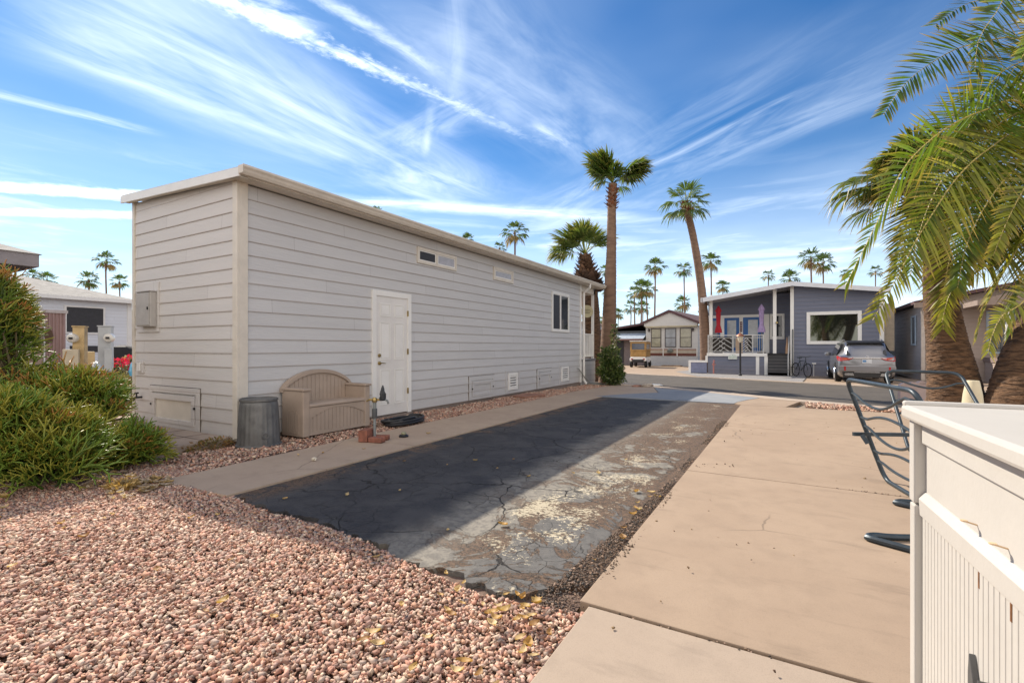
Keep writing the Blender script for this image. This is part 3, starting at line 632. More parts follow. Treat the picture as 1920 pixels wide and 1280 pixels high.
def porch_sign():
    s = thing('round_plaque', (-6.08, 15.8, 2.44), 'round cream plaque hanging in front of the porch opening at the street end', 'plaque')
    MB().lathe([(0, 0), (.20, 0), (.22, .012), (.20, .03), (.19, .026), (0, .026)], n=28).xf(Matrix.Rotation(YAW+R(10), 4, 'Z') @ Matrix.Rotation(R(90), 4, 'X')).build('disc', mat('plaque_cream', (.50, .45, .28), .6), s)
    mk = MB()
    for k, (a, b) in enumerate(((-.12, .12), (-.15, .15), (-.1, .1))): mk.box(a, b, -.034, -.027, .05-k*.06, .07-k*.06)
    mk.xf(Matrix.Rotation(YAW+R(10), 4, 'Z')).build('lettering', mat('plaque_ink', (.12, .10, .06), .7), s)
    MB().tube([(0, 0, .2), (0, .0, .64)], .004, 5).build('cord', M_dark, s)
porch_sign()

# ------------------------------------------------------------ things by the side wall
def bench():
    b = thing('storage_bench', (-5.69, 4.62, 0), 'tan plastic storage bench with arched slatted back against the grey wall', 'bench')
    pl = mat('tan_plastic', (.40, .315, .25), .55, var=.06, vs=4, bump=.15, bs=40, dirt=.12)
    B = lambda mb, n, p=b, **k: mb.build(n, pl, p, world=True, **k)
    x0, x1, ya, yb = -5.93, -5.47, 4.05, 5.20
    # arched back
    n = 22; top = lambda t: .63+.24*(1-(2*t-1)**2)**.75
    poly = [(ya+.02, .02)]+[(ya+.02+(yb-ya-.04)*i/n, top(i/n)) for i in range(n+1)]+[(yb-.02, .02)]
    bk = MB().prism(poly, x0, x0+.045, 'x'); bko = B(bk, 'backrest', bev=.005)
    rim = MB(); pts = [(ya-.01+(yb-ya+.02)*i/n, top(i/n)+.012) for i in range(n+1)]
    for i in range(n):
        (a, z0), (c, z1) = pts[i], pts[i+1]; rim.prism([(a, z0-.05), (c, z1-.05), (c, z1), (a, z0)], x0-.008, x0+.075, 'x')
    B(rim, 'back_rim', bko)
    sl = MB()
    for i in range(1, 15):
        y = ya+.07+(yb-ya-.14)*i/15; t = (y-ya)/(yb-ya); sl.box(x0+.044, x0+.053, y-.032, y+.030, .40, top(t)-.06)
    B(sl, 'back_slats', bko)
    bx = MB().box(x0+.045, x1-.02, ya+.10, yb-.10, .03, .40); B(bx, 'storage_box')
    lid = MB().prism([(x0+.046, .405), (x1+.012, .405), (x1+.012, .435), (x1-.03, .452), (x0+.046, .44)], ya+.095, yb-.095, 'y'); B(lid, 'seat', bev=.008)
    fr = MB().box(x1-.019, x1-.002, ya+.10, yb-.10, .03, .07)
    m = 16; arch = lambda t: .24+.13*(1-(2*t-1)**2)
    for i in range(m):
        t0, t1 = i/m, (i+1)/m; y0_, y1_ = ya+.10+(yb-ya-.2)*t0, ya+.10+(yb-ya-.2)*t1
        fr.prism([(y0_, arch(t0)), (y1_, arch(t1)), (y1_, .399), (y0_, .399)], x1-.019, x1-.002, 'x')
    fo = B(fr, 'front_panel')
    fs = MB()
    for i in range(15):
        y = ya+.10+(yb-ya-.2)*(i+.5)/15; t = (i+.5)/15; fs.box(x1-.019, x1-.010, y-.030, y+.029, .07, arch(t)-.002)
    B(fs, 'front_slats', fo)
    for s, ye in ((0, ya), (1, yb-.10)):
        ar = MB().box(x0+.03, x1+.01, ye, ye+.10, .02, .62); ao = B(ar, 'arm', bev=.012)
        B(MB().box(x0+.02, x1+.03, ye-.015, ye+.115, .621, .655), 'arm_cap', ao, bev=.012)
        yo = ye if s == 0 else ye+.10; sg = -1 if s == 0 else 1
        pn = MB()
        for i in range(7):
            x = x0+.09+(x1-x0-.16)*(i+.5)/7; t = (i+.5)/7; zt = .30+.07*(1-(2*t-1)**2); w = (x1-x0-.16)/14*.9
            pn.box(x-w, x+w, min(yo, yo+sg*.007), max(yo, yo+sg*.007), .06, zt)
        B(pn, 'arm_slats', ao)
bench()
def can():
    t = thing('trash_can', (-5.70, 3.60, -.02), 'ribbed galvanised trash can turned upside down at the house corner', 'trash can')
    n = 96
    def wob(th, i): return 1+(.016 if math.sin(th*24) > 0 else -.006)*(1 if 3 < i < 10 else 0)
    prof = [(.05, 0), (.245, .0), (.252, .012), (.252, .028), (.240, .035), (.238, .07), (.234, .10), (.232, .2), (.224, .36), (.214, .5), (.212, .535), (.205, .55), (.218, .56), (.218, .585), (.208, .59), (.195, .575), (.0, .572)]
    MB().lathe(prof, n=n, wob=wob).build('can_body', M_metal, t, smooth=True)
    h = MB(); c = Vector((.242*math.cos(R(-18)), .242*math.sin(R(-18)), .15)); rr = []
    for i in range(17):
        a = 2*math.pi*i/16; rr.append(c+Vector((0.02, 0, 0))+Vector((-math.sin(R(-18)), math.cos(R(-18)), 0))*.035*math.cos(a)+Vector((0, 0, 1))*.035*math.sin(a))
    h.tube(rr, .007, 8).build('ring_handle', M_metal, t, smooth=True)
    MB().lathe([(.257, .0), (.262, .01), (.257, .02), (.250, .02), (.25, 0)], c=(0, 0, .012), n=40).build('rim', M_metal, t, smooth=True)
can()
def spigot():
    t = thing('water_standpipe', (-4.56, 4.42, .01), 'grey water standpipe with brass valve and wrapped top rising from the walkway edge', 'water pipe')
    MB().tube([(0, 0, 0), (0, 0, .30)], .017, 12).build('lower_pipe', mat('pipe_grey', (.22, .24, .24), .5, var=.15), t, smooth=True)
    MB().lathe([(.0, .29), (.030, .29), (.032, .30), (.032, .40), (.028, .41), (.0, .41)], n=16).build('coupling', mat('pipe_dark', (.07, .075, .08), .5), t, smooth=True)
    MB().tube([(0, 0, .41), (0, 0, .50)], .022, 12).build('upper_pipe', mat('pipe_grey', (.22, .24, .24), .5, var=.15), t, smooth=True)
    v = MB().lathe([(0, .49), (.03, .49), (.034, .51), (.03, .535), (.02, .55), (.0, .55)], n=14).tube([(-.07, -.02, .52), (.09, .05, .52)], .014, 10).tube([(-.075, -.02, .52), (-.11, -.03, .50)], .012, 8)
    v.build('valve', M_brass, t, smooth=True)
    w = MB(); rng = random.Random(4)
    w.lathe([(0, .54), (.03, .54), (.042, .56), (.036, .60), (.040, .62), (.026, .66), (.020, .69), (.008, .73), (.0, .74)], c=(.09, .05, -.03), n=14, wob=lambda th, i: 1+.18*math.sin(3*th+i*1.7))
    w.build('wrapped_head', mat('wrap_dark', (.045, .05, .055), .7, var=.3, vs=40, bump=.5), t, smooth=True)
    MB().tube([(.09, .05, .53), (.14, .08, .51), (.15, .09, .47)], .014, 8).build('hose_outlet', mat('pipe_grey', (.22, .24, .24), .5), t, smooth=True)
    for (x, y, sx, sy, sz, rz, lab) in ((-.075, -.07, .06, .10, .15, .35, 'upright red brick leaning at the foot of the water standpipe'), (.105, -.065, .095, .052, .065, .2, 'red brick lying flat in front of the water standpipe'), (.03, .085, .10, .05, .06, .5, 'red brick lying flat behind the water standpipe')):
        b = MB().box(-sx, sx, -sy, sy, 0, sz).build('brick', mat('red_brick', (.30, .115, .075), .85, var=.2, vs=14, bump=.5, bs=60), None, bev=.012)
        b.location = (-4.56+x, 4.42+y, .012); b.rotation_euler = (0, 0, rz); tag(b, lab, 'brick', 'bricks round the standpipe')
    d = thing('pipe_fitting', (-4.42, 4.80, .012), 'small round brass and black hose fitting lying on the walkway', 'fitting')
    MB().lathe([(0, 0), (.06, 0), (.065, .012), (.05, .03), (0, .035)], n=18).build('rubber_base', M_dark, d, smooth=True)
    MB().lathe([(0, .033), (.032, .033), (.034, .05), (.02, .065), (0, .066)], n=14).build('brass_cap', mat('dull_brass', (.36, .35, .22), .5, metal=.5), d, smooth=True)
spigot()
def coil(name, c, r, n, rad, m, label, seed, drop=0, squash=.85, tail=None, cat='hose'):
    rng = random.Random(seed); pts = []
    for i in range(n*26):
        a = 2*math.pi*i/26; k = i/26; rr = r*(1+.18*math.sin(k*1.9)+.06*math.sin(a*2+k)); ox, oy = .03*math.sin(k*2.3), .05*math.cos(k*1.7)
        pts.append((c[0]+ox+rr*squash*math.cos(a), c[1]+oy+rr*math.sin(a), c[2]+rad+.012*((k*1.37) % 1)*n*.5+rad*1.1*(k*.42 % 2.2)))
    if tail: pts += tail
    o = MB().tube(pts, rad, 8).build(name, m, None, smooth=True); return tag(o, label, cat)
coil('hose_coil', (-5.28, 5.72, -.012), .33, 6, .020, mat('black_rubber', (.018, .018, .02), .45), 'black hose coiled on gravel in front of the white side door', 3, squash=.55)
coil('hose_coil', (-5.72, 15.62, -.10), .30, 4, .015, mat('grey_hose', (.30, .30, .27), .5), 'pale grey garden hose coiled below the downspout near the shrub', 5, tail=[(-5.75, 15.35, -.05), (-5.85, 14.95, .22), (-5.9, 14.62, .48), (-5.945, 14.55, .52)])
def dup_misc():
    rng = random.Random(9)
    stone = mat('tan_stone', (.42, .34, .26), .9, var=.2, vs=8, bump=.5)
    for (x, y, z, s, lab, col) in ((-3.88, 15.35, -.05, .16, 'pale flat rock at the street end of the walkway beside the shrub', stone), (-4.15, 15.2, -.06, .12, 'small reddish rock next to the pale flat rock by the shrub', mat('red_rock', (.36, .18, .12), .9, var=.2)), (-3.75, 15.75, -.06, .14, 'white painted rock at the kerb beyond the shrub', M_white)):
        m = MB().lathe([(0, -.02), (1.0, .0), (1.05, .25), (.7, .48), (.0, .52)], n=9, wob=lambda th, i: 1+.22*math.sin(2*th+i)+.1*math.sin(5*th)).xf(Matrix.Diagonal((s*1.5, s, s, 1))).build('rock', col, None, bev=.01)
        m.location = (x, y, z); m.rotation_euler = (0, 0, rng.random()*3); tag(m, lab, 'rock')
    slab = MB().prism([(-5.75, 9.9), (-5.3, 9.8), (-5.15, 10.6), (-5.7, 10.75)], -.01, .045, 'z').build('stepping_stone', mat('red_rock', (.36, .18, .12), .9), None, bev=.01); tag(slab, 'reddish flat stepping stone lying on the gravel under a wall vent', 'stepping stone')
    s = thing('popcorn_blossom', (-4.30, 3.32, .015), 'tiny crumpled pale scrap lying on the walkway in front of the bench', 'scrap')
    MB().lathe([(0, 0), (.022, .004), (.025, .02), (.014, .032), (0, .036)], n=9, wob=lambda th, i: 1+.3*math.sin(3*th+2*i)).build('crumple', mat('pale_scrap', (.65, .58, .45), .8), s)
dup_misc()
def patio():
    o = MB().box(-8.75, -6.02, 2.50, 3.455, -.05, .075).build('patio_slab', mat('paver_tan', (.38, .30, .24), .85, var=.1, vs=5, bump=.3), None, bev=.008); o['kind'] = 'structure'
    j = MB()
    for x in (-8.2, -7.65, -7.1, -6.55): j.box(x-.006, x+.006, 2.52, 3.44, .0751, .0775)
    for y in (2.85, 3.16): j.box(-8.7, -6.05, y-.006, y+.006, .0752, .0772)
    o = j.build('patio_joint', mat('joint_dark', (.14, .10, .08), .9), None); o['kind'] = 'structure'
patio()

# ------------------------------------------------------------ white storage box in the foreground
def resin_box():
    xa, xb, ya, yb, zt = .262, 1.15, .12, 1.53, 1.022
    t = thing('storage_shed', (.262, 1.53, 0), 'low off-white resin storage box with fluted side at the right edge', 'storage box')
    m = mat('white_resin', (.50, .475, .435), .5, var=.03, vs=3, bump=.12, bs=25, dirt=.06)
    B = lambda mb, n, p=t, mm=m, **k: mb.build(n, mm, p, world=True, **k)
    # side: post, upper panel, ledge, fluted lower panel
    B(MB().box(xa, xa+.032, yb-.035, yb, .0, .818), 'corner_post', bev=.004)
    B(MB().box(xa-.001, xa+.03, yb-.034, yb+.001, .822, zt-.001), 'corner_post', bev=.004)
    B(MB().box(xa+.014, xa+.05, ya, yb-.036, .968, zt-.002), 'upper_rail', bev=.003)
    B(MB().box(xa+.022, xa+.05, ya, yb-.036, .85, .966), 'upper_panel')
    B(MB().prism([(xa+.008, .835), (xa+.020, .852), (xa+.06, .852), (xa+.06, .795), (xa+.010, .795)], ya, yb-.036, 'y'), 'ledge', bev=.002)
    fl = MB(); y = yb-.04; ph = []
    while y > ya+.01:
        fl.prism([(xa+.0172, y), (xa+.0145, y-.0022), (xa+.0145, y-.0185), (xa+.0172, y-.0205), (xa+.05, y-.0205), (xa+.05, y)], .02, .794, 'z'); y -= .0206
    B(fl, 'fluted_panel')
    B(MB().box(xa+.03, xb, ya+.0, yb-.003, .01, zt-.003), 'body')
    # lid with raised rim
    lid = MB().box(xa-.014, xb+.02, ya-.02, yb+.018, zt, zt+.034); lo = B(lid, 'lid', bev=.008)
    rim = MB(); w = .02
    rim.box(xa-.012, xb+.018, yb-.004, yb+.016, zt+.030, zt+.044)
    B(rim, 'lid_rim', lo, bev=.005)
    # screws, rusty drips, steel hasp
    rust = mat('rust', (.22, .09, .03), .8, var=.3, vs=30)
    for i, y in enumerate((yb-.322, yb-.44)):
        s = MB().tube([(xa+.022, y, .868), (xa+.004, y-.003, .873)], .0016, 8).lathe([(0, 0), (.0055, 0), (.0055, .0025), (0, .003)], c=(xa+.002, y-.003, .873), n=12)
        B(s, 'hook_screw', mm=mat('bone_plastic', (.62, .45, .28), .5))
        d = MB().box(xa+.0138, xa+.0175, y-.033, y-.028, .762, .7938); B(d, 'rust_drip', mm=rust)
    g = MB().box(xa-.004, xa+.0140, 1.03, 1.062, .38, .57); h = MB()
    hp = [(yb-.385, .40), (yb-.335, .40), (yb-.335, .60), (yb-.340, .635), (yb-.355, .60), (yb-.385, .52)]
    B(MB().prism(hp, xa+.004, xa+.0142, 'x'), 'hasp_plate', mm=M_metal, bev=.001)
    B(MB().prism([(p[0]-.06, p[1]-.015) for p in hp], xa-.004, xa+.0142, 'x'), 'hasp', mm=M_metal, bev=.001)
    t.rotation_euler = (0, 0, R(3.9))
resin_box()

# ------------------------------------------------------------ steel tube rack
def smooth_path(ps, n=8):
    ps = [Vector(p) for p in ps]; out = []
    q = [ps[0]*2-ps[1]]+ps+[ps[-1]*2-ps[-2]]
    for i in range(1, len(q)-2):
        for k in range(n):
            t = k/n; a, b, c, d = q[i-1], q[i], q[i+1], q[i+2]
            out.append(.5*((2*b)+(c-a)*t+(2*a-5*b+4*c-d)*t*t+(3*b-a-3*c+d)*t**3))
    out.append(ps[-1]); return out
def fillet(ps, r=.08, n=6):
    ps = [Vector(p) for p in ps]; out = [ps[0]]
    for i in range(1, len(ps)-1):
        a = ps[i]+(ps[i-1]-ps[i]).normalized()*r; b = ps[i]+(ps[i+1]-ps[i]).normalized()*r
        for k in range(n+1):
            t = k/n; out.append(a*(1-t)**2+ps[i]*2*t*(1-t)+b*t*t)
    out.append(ps[-1]); return out
def rack():
    m = mat('blue_grey_steel', (.042, .060, .076), .42, metal=.35, var=.15, vs=10, bump=.1, dirt=.35)
    def one(loc, label, A, Bt, A0, B0, foot, waves, r=.0185):
        """A..Bt top rail ends, A0..B0 bottom ends; wavy bars between the two side rails"""
        t = thing('tube_rack', loc, label, 'metal rack', 'steel tube racks by the storage box')
        A, Bt, A0, B0 = map(Vector, (A, Bt, A0, B0))
        MB().tube(fillet([A0+(B0-A0)*.45, A0, A, Bt, B0, B0+(A0-B0)*.45], .11), r, 12).build('frame', m, t, smooth=True, world=True)
        for (f, ph, amp) in waves:
            p0, p1 = A0.lerp(A, f), B0.lerp(Bt, f); up = (A-A0).normalized(); pts = []
            for k in range(25):
                u = k/24; pts.append(p0.lerp(p1, u)+up*amp*1.25*math.sin(ph+u*4.6)*min(1, u*6, (1-u)*6))
            MB().tube(pts, r*.62, 8).build('wavy_bar', m, t, smooth=True, world=True)
        if foot: MB().tube(fillet(foot, .07), .02, 8).build('foot', m, t, smooth=True, world=True)
        return t
    t = one((.62, 4.8, .01), 'nearer blue-grey steel tube rack with five wavy bars tilted over the driveway', (.462, 5.36, .905), (.74, 4.12, .905), (.745, 5.33, .025), (1.02, 4.10, .025), None,
            [(.86, 0., -.075), (.62, -.6, .05), (.53, -.15, -.085), (.29, -.6, .045), (.19, 0., -.03)])
    u = one((1.4, 7.3, .01), 'farther blue-grey steel tube rack standing behind the nearer one', (1.06, 7.62, .90), (1.73, 7.45, .90), (1.16, 6.75, .025), (1.92, 6.55, .025), None,
            [(.86, 2.2, .07), (.6, 1.3, .05), (.45, 2.2, .06), (.25, 1., .05)])
    M = lambda mb, p, n='cross_bar', **k: mb.build(n, m, p, world=True, smooth=True, **k)
    M(MB().tube([(.50, 5.20, .43), (1.35, 5.60, .43)], .022, 4), t); M(MB().tube([(.56, 5.19, .43), (.60, 5.17, .36)], .024, 4), t, 'stub')
    for (x, y, L, lab) in ((.43, 3.66, .55, 'nearer flat steel foot loop lying on the driveway by the storage box'), (.71, 4.58, .6, 'farther flat steel foot loop lying on the driveway below the rack')):
        f = thing('foot_loop', (x, y, .015), lab, 'metal loop', 'steel foot loops on the driveway')
        pts = []
        cx = x+.045
        pts = [(x+L, y+.34, .02), (cx+.03, y+.09, .02), (x+.02, y+.0, .02), (cx+.05, y-.06, .02), (x+L, y-.30, .02)]
        MB().tube(smooth_path([(x+L, y+.30, .032), (x+.16, y+.085, .032), (x+.035, y+.045, .032), (x, y, .032), (x+.05, y-.05, .032), (x+L, y-.26, .032)], 6), .020, 8).build('loop', m, f, smooth=True, world=True)
rack()
def bucket():
    t = thing('tapered_container', (2.0, 8.08, .012), 'cream tapered container standing in front of the thick palm trunk', 'container')
    MB().lathe([(0, 0), (.125, 0), (.13, .02), (.115, .35), (.092, .60), (.066, .755), (.060, .77), (0, .772)], n=24).build('shell', mat('cream_plastic', (.62, .55, .38), .5, var=.05), t, smooth=True)
bucket()

# ------------------------------------------------------------ vegetation
def ribbons(segs):
    """segs: list of (pts (k,3), widths (k,), side vectors (k,3) or (3,), colour) -> V, F, Col of strips"""
    V = []; Fc = []; Cl = []; o = 0
    for pts, w, sd, col in segs:
        k = len(pts); sd = np.broadcast_to(sd, (k, 3)); a = pts-sd*w[:, None]; b = pts+sd*w[:, None]
        V.append(np.stack([a, b], 1).reshape(-1, 3)); c = np.asarray(col); c = np.broadcast_to(c, (k, 3)) if c.ndim == 1 else c
        Cl.append(np.repeat(c, 2, 0))
        i = np.arange(k-1)*2+o; Fc.append(np.stack([i, i+1, i+3, i+2], 1)); o += 2*k
    return np.concatenate(V), np.concatenate(Fc), np.concatenate(Cl)
def nrm(v): return v/max(np.linalg.norm(v), 1e-9)
M_leaf = mat('palm_leaf', (.1, .2, .05), .42, attr=True, var=.12, vs=9, trans=.38, spec=.3)
M_leaf_far = mat('palm_leaf_far', (.1, .2, .05), .6, attr=True, var=.1, vs=3, trans=.25)
M_bark = mat('palm_bark', (.22, .125, .068), .92, var=.25, vs=5, col2=(.055, .031, .018), bump=1., bs=9, stretch=(1.3, 1.3, 6), dirt=.5)
M_bark_far = mat('palm_bark_far', (.215, .135, .09), .95, var=.2, vs=3, col2=(.14, .085, .06), stretch=(1, 1, 4), bump=.5, bs=6)
M_boot = mat('palm_boots', (.19, .085, .045), .9, attr=True, var=.2, vs=12)
def fan_leaf(segs, o, d, R_, up, nseg, droop, rng, col, tip, pet, k=5, spread=78, wf=1.):
    """one fan leaf: petiole from o along d, then a pleated fan"""
    d = nrm(d); pt = np.linspace(0, 1, 4)[:, None]; pe = o+d*pet
    pp_ = o*(1-pt)+pe*pt+np.array([0, 0, -1])*(pt**2)*pet*.10; side0 = nrm(np.cross(d, up))
    segs.append((pp_, np.full(4, .012+.01*R_), side0, (.22, .25, .07))); pe = pp_[-1]
    a = nrm(d+np.array([0, 0, -.12])); s = nrm(np.cross(a, up)); n = np.cross(s, a)
    t = np.linspace(.03, 1, k)
    for i in range(nseg):
        th = math.radians(-spread+2*spread*(i+.5)/nseg+rng.normal(0, 1.5)); L = R_*(1-.28*(abs(th)/math.radians(spread))**2)*rng.uniform(.86, 1.06)
        dr = a*math.cos(th)+s*math.sin(th)+n*(.10*math.cos(th)-.12)
        dp = droop*rng.uniform(.6, 1.5); pts = pe+dr*(L*t)[:, None]+np.array([0, 0, -1])*(dp*L*np.clip(t-.42, 0, 1)**1.7)[:, None]
        pts[:, :2] -= dr[:2]*(dp*.35*L*np.clip(t-.5, 0, 1)**2)[:, None]
        dth = math.radians(2*spread/nseg); w = np.minimum(L*t*dth*.55, L*.52*dth*.55*(1-np.clip((t-.45)/.55, 0, 1))*1.6+.002)*wf
        sd = nrm(-a*math.sin(th)+s*math.cos(th)+n*rng.choice([-.45, .45]))
        c = np.array(col)*rng.uniform(.75, 1.25); tc = np.array(tip); m = np.clip((t-.72)/.28, 0, 1)[:, None]**1.2; c = c*(1-m)+tc*m
        segs.append((pts, w, sd, c))
def fan_crown(name, parent, c, R_, nleaf, nseg, seed, m=M_leaf_far, pet=.9, droop=.55, lo=-38, hi=85, col=(.10, .17, .035), tip=(.28, .22, .08), extra=(), k=5, wf=1., ell=1.0):
    rng = np.random.default_rng(seed); segs = []; c = np.array(c, float); g = 2.39996
    for i in range(nleaf):
        f = (i+.5)/nleaf; el = math.radians(lo+(hi-lo)*(1-f)**1.0+rng.normal(0, 5)); az = i*g+rng.normal(0, .2)
        d = np.array([math.cos(az)*math.cos(el)*ell, math.sin(az)*math.cos(el)*ell, math.sin(el)])
        old = el < math.radians(-18)
        cc = np.array(col)*rng.uniform(.7, 1.3)*(1 if not old else .9); tt = tip if rng.random() < .7 else col
        if old and rng.random() < .5: cc = np.array((.30, .22, .10))
        fan_leaf(segs, c+np.array([0, 0, -.12*(1-f)*0]), d, R_*rng.uniform(.85, 1.1), np.array([0, 0, 1.]) if abs(d[2]) < .97 else np.array([1., 0, 0]), nseg, droop*rng.uniform(.6, 1.5), rng, cc, tt, pet*R_*rng.uniform(.75, 1.15), k=k, wf=wf)
    for d, L, p, dr in extra:
        fan_leaf(segs, c, np.array(d, float), L, np.array([0, 0, 1.]), nseg, dr, rng, np.array(col)*rng.uniform(.8, 1.2), tip, p, k=k, wf=wf)
    V, Fc, Cl = ribbons(segs); return npmesh(name, V, Fc, m, parent, np.clip(Cl, 0, 1))
def trunk(parent, pts, rs, m=M_bark, n=18, rings=0., seed=0, ring_step=.07, name='trunk'):
    rng = random.Random(seed); P_ = smooth_path(pts, 10); L = len(P_); R2 = []; cum = 0; out = []; step = ring_step if rings else None
    cp = [Vector(q) for q in pts]; cl = np.concatenate([[0], np.cumsum([(cp[i+1]-cp[i]).length for i in range(len(cp)-1)])])
    Rint = lambda t: np.interp(t, cl/cl[-1] if len(rs) == len(cp) else np.linspace(0, 1, len(rs)), rs)
    if rings:
        tot = sum((P_[i+1]-P_[i]).length for i in range(L-1)); k = int(tot/step)*2; d = [0]
        for i in range(L-1): d.append(d[-1]+(P_[i+1]-P_[i]).length)
        A = np.array([tuple(p) for p in P_]); s = np.linspace(0, tot, k); Q = np.stack([np.interp(s, d, A[:, j]) for j in range(3)], 1)
        P_ = [Vector(q) for q in Q]; R2 = [float(Rint(i/(k-1)))*(1+(rings if i % 2 else 0)+rng.uniform(-rings, rings)*.5) for i in range(k)]
    else:
        dd = [0]
        for i in range(L-1): dd.append(dd[-1]+(P_[i+1]-P_[i]).length)
        R2 = [float(Rint(q/dd[-1])) for q in dd]
    mb = MB().tube(P_, R2, n)
    for i in range(len(mb.v)):
        f = .006*R2[0]/.3; v = mb.v[i]; mb.v[i] = (v[0]+rng.uniform(-f, f), v[1]+rng.uniform(-f, f), v[2]+rng.uniform(-f, f))
    return mb.build(name, m, parent, smooth=True, world=True)
def boots(name, parent, c0, c1, r0, r1, n, L, seed, col=(.19, .085, .045)):
    """old leaf bases sticking out and up round the trunk"""
    rng = np.random.default_rng(seed); segs = []; c0 = np.array(c0, float); c1 = np.array(c1, float)
    for i in range(n):
        f = i/n; az = i*2.39996; r = r0+(r1-r0)*f; c = c0+(c1-c0)*f; d = np.array([math.cos(az), math.sin(az), 0])
        p0 = c+d*r*.75; p2 = c+d*(r+L*rng.uniform(.35, .9))+np.array([0, 0, L*rng.uniform(.3, 1.)]); p1 = (p0+p2)/2+d*L*.12
        side = np.array([-d[1], d[0], 0]); w = r*rng.uniform(.28, .42)
        cc = np.array(col)*rng.uniform(.6, 1.6); segs.append((np.array([p0, p1, p2]), np.array([w, w*.75, w*.25]), side, cc))
    V, Fc, Cl = ribbons(segs); return npmesh(name, V, Fc, M_boot, parent, np.clip(Cl, 0, 1))

def hero_palms():
    # tall one by the porch
    t = thing('fan_palm', tuple(P(1140, 712, 17.2)), 'tall fan palm with two big leaf clumps beside the porch end and shrub', 'palm tree')
    a, b, c = P(1140, 735, 17.2), P(1146, 480, 17.2), P(1149, 345, 17.2)
    trunk(t, [a, P(1141, 640, 17.2), b, P(1147, 400, 17.2), c], [.36, .27, .175, .15, .15], m=M_bark_far, n=18, rings=.025, ring_step=.09, seed=2)
    boots('leaf_bases', t, P(1147, 392, 17.2), P(1149, 352, 17.2), .19, .16, 60, .14, 3, (.25, .10, .05))
    X = []
    rg = np.random.default_rng(5)
    rt = np.array([RT[0], RT[1], 0]); fw = np.array([FW[0], FW[1], 0]); up = np.array([0, 0, 1.])
    for i in range(15): X.append((-rt*rg.uniform(.3, .85)+up*rg.uniform(.75, 1.1)+fw*rg.uniform(-.45, .45), 1.05*rg.uniform(.8, 1.1), rg.uniform(.35, .7), .4))
    for i in range(18): X.append((rt*rg.uniform(.7, 1.15)+up*rg.uniform(.45, .95)+fw*rg.uniform(-.45, .45), 1.05*rg.uniform(.8, 1.1), rg.uniform(.5, .95), .6))
    for i in range(7): X.append((rt*rg.uniform(-.3, .5)+up*rg.uniform(.9, 1.2)+fw*rg.uniform(-.5, .5), .8, .25, .7))
    X.append((-rt*.9+up*.25, .62, .35, .9)); X.append((rt*.6-up*.05+fw*.3, .5, .35, .9)); X.append((-rt*.8+up*.05-fw*.3, .55, .3, .9)); X.append((rt*.9+up*.3-fw*.4, .8, .5, 1.))
    fan_crown('crown', t, c+Vector((0, 0, .02)), .8, 0, 26, 7, extra=X, droop=.6, k=6, m=M_leaf)
    # bushy one with the brown collar, behind the porch
    base = P(1112, 730, 18.4); t = thing('fan_palm', tuple(base), 'short bushy fan palm with swollen brown collar rising behind the porch roof', 'palm tree')
    c = P(1097, 478, 18.4)
    trunk(t, [base, P(1110, 640, 18.4), P(1106, 560, 18.4), P(1100, 500, 18.4), c], [.52, .40, .34, .33, .30, .20], m=M_bark, n=20, rings=.03, seed=4)
    boots('leaf_bases', t, P(1107, 548, 18.4), P(1100, 515, 18.4), .46, .42, 120, .22, 5, (.13, .075, .05)); boots('leaf_bases', t, P(1101, 520, 18.4), P(1096, 480, 18.4), .40, .15, 110, .2, 6, (.20, .11, .065))
    X = []
    for i in range(26):
        s = rg.uniform(-1, 1); X.append((rt*(s*.95-.25)+up*rg.uniform(.35, 1.15)+fw*rg.uniform(-.6, .6), 1.0*rg.uniform(.8, 1.1), rg.uniform(.5, .8), .42))
    for i in range(5): X.append((-rt*rg.uniform(.8, 1.)+up*rg.uniform(.1, .4)+fw*rg.uniform(-.5, .3), .9, .75, .8))
    fan_crown('crown', t, c, 1., 0, 28, 9, extra=X, col=(.13, .19, .05), tip=(.34, .28, .12), k=6, m=M_leaf)
    # leaning palm by the blue house
    d = 27.8; base = P(1324, 700, d); t = thing('fan_palm', tuple(base), 'tall slender fan palm leaning left in front of the blue porch', 'palm tree')
    c = P(1286, 382, d)
    trunk(t, [base, P(1322, 640, d), P(1315, 540, d), P(1301, 450, d), P(1289, 398, d), c], [.34, .28, .23, .20, .19, .18], m=M_bark_far, n=16, rings=.02, ring_step=.12, seed=6)
    boots('leaf_bases', t, P(1289, 398, d), c, .28, .22, 50, .22, 8, (.25, .10, .05))
    fan_crown('crown', t, c, .92, 21, 20, 11, droop=.8, pet=.85, lo=-40, hi=75, m=M_leaf_far)
    # big fan palm at the right with a ringed trunk
    d = 8.6; base = P(1791, 776, d); t = thing('fan_palm', tuple(base), 'thick ringed palm trunk with fan leaves, left of the two big trunks at the right', 'palm tree')
    c = P(1722, 352, d+.1)
    trunk(t, [base, P(1790, 735, d), P(1775, 640, d), P(1763, 560, d), P(1755, 470, d), P(1735, 395, d), c], [.44, .385, .285, .235, .19, .17, .165], m=M_bark, n=48, rings=.012, seed=8, ring_step=.035)
    boots('leaf_bases', t, P(1748, 430, d), P(1724, 360, d), .24, .20, 110, .20, 9, (.22, .13, .07))
    X = []
    for i in range(34):
        X.append((-rt*rg.uniform(.1, 1.0)+up*rg.uniform(-.1, .9)+fw*rg.uniform(-.8, .8), .72*rg.uniform(.8, 1.1), rg.uniform(.35, .75), rg.uniform(.4, 1.)))
    for i in range(12): X.append((rt*rg.uniform(.1, 1.0)+up*rg.uniform(-.1, .9)+fw*rg.uniform(-.8, .8), .7, .6, .5))
    X.append((-rt*1.+up*.20-fw*.1, .85, .95, 1.1)); X.append((-rt*1.+up*.10+fw*.2, .8, .85, 1.2))
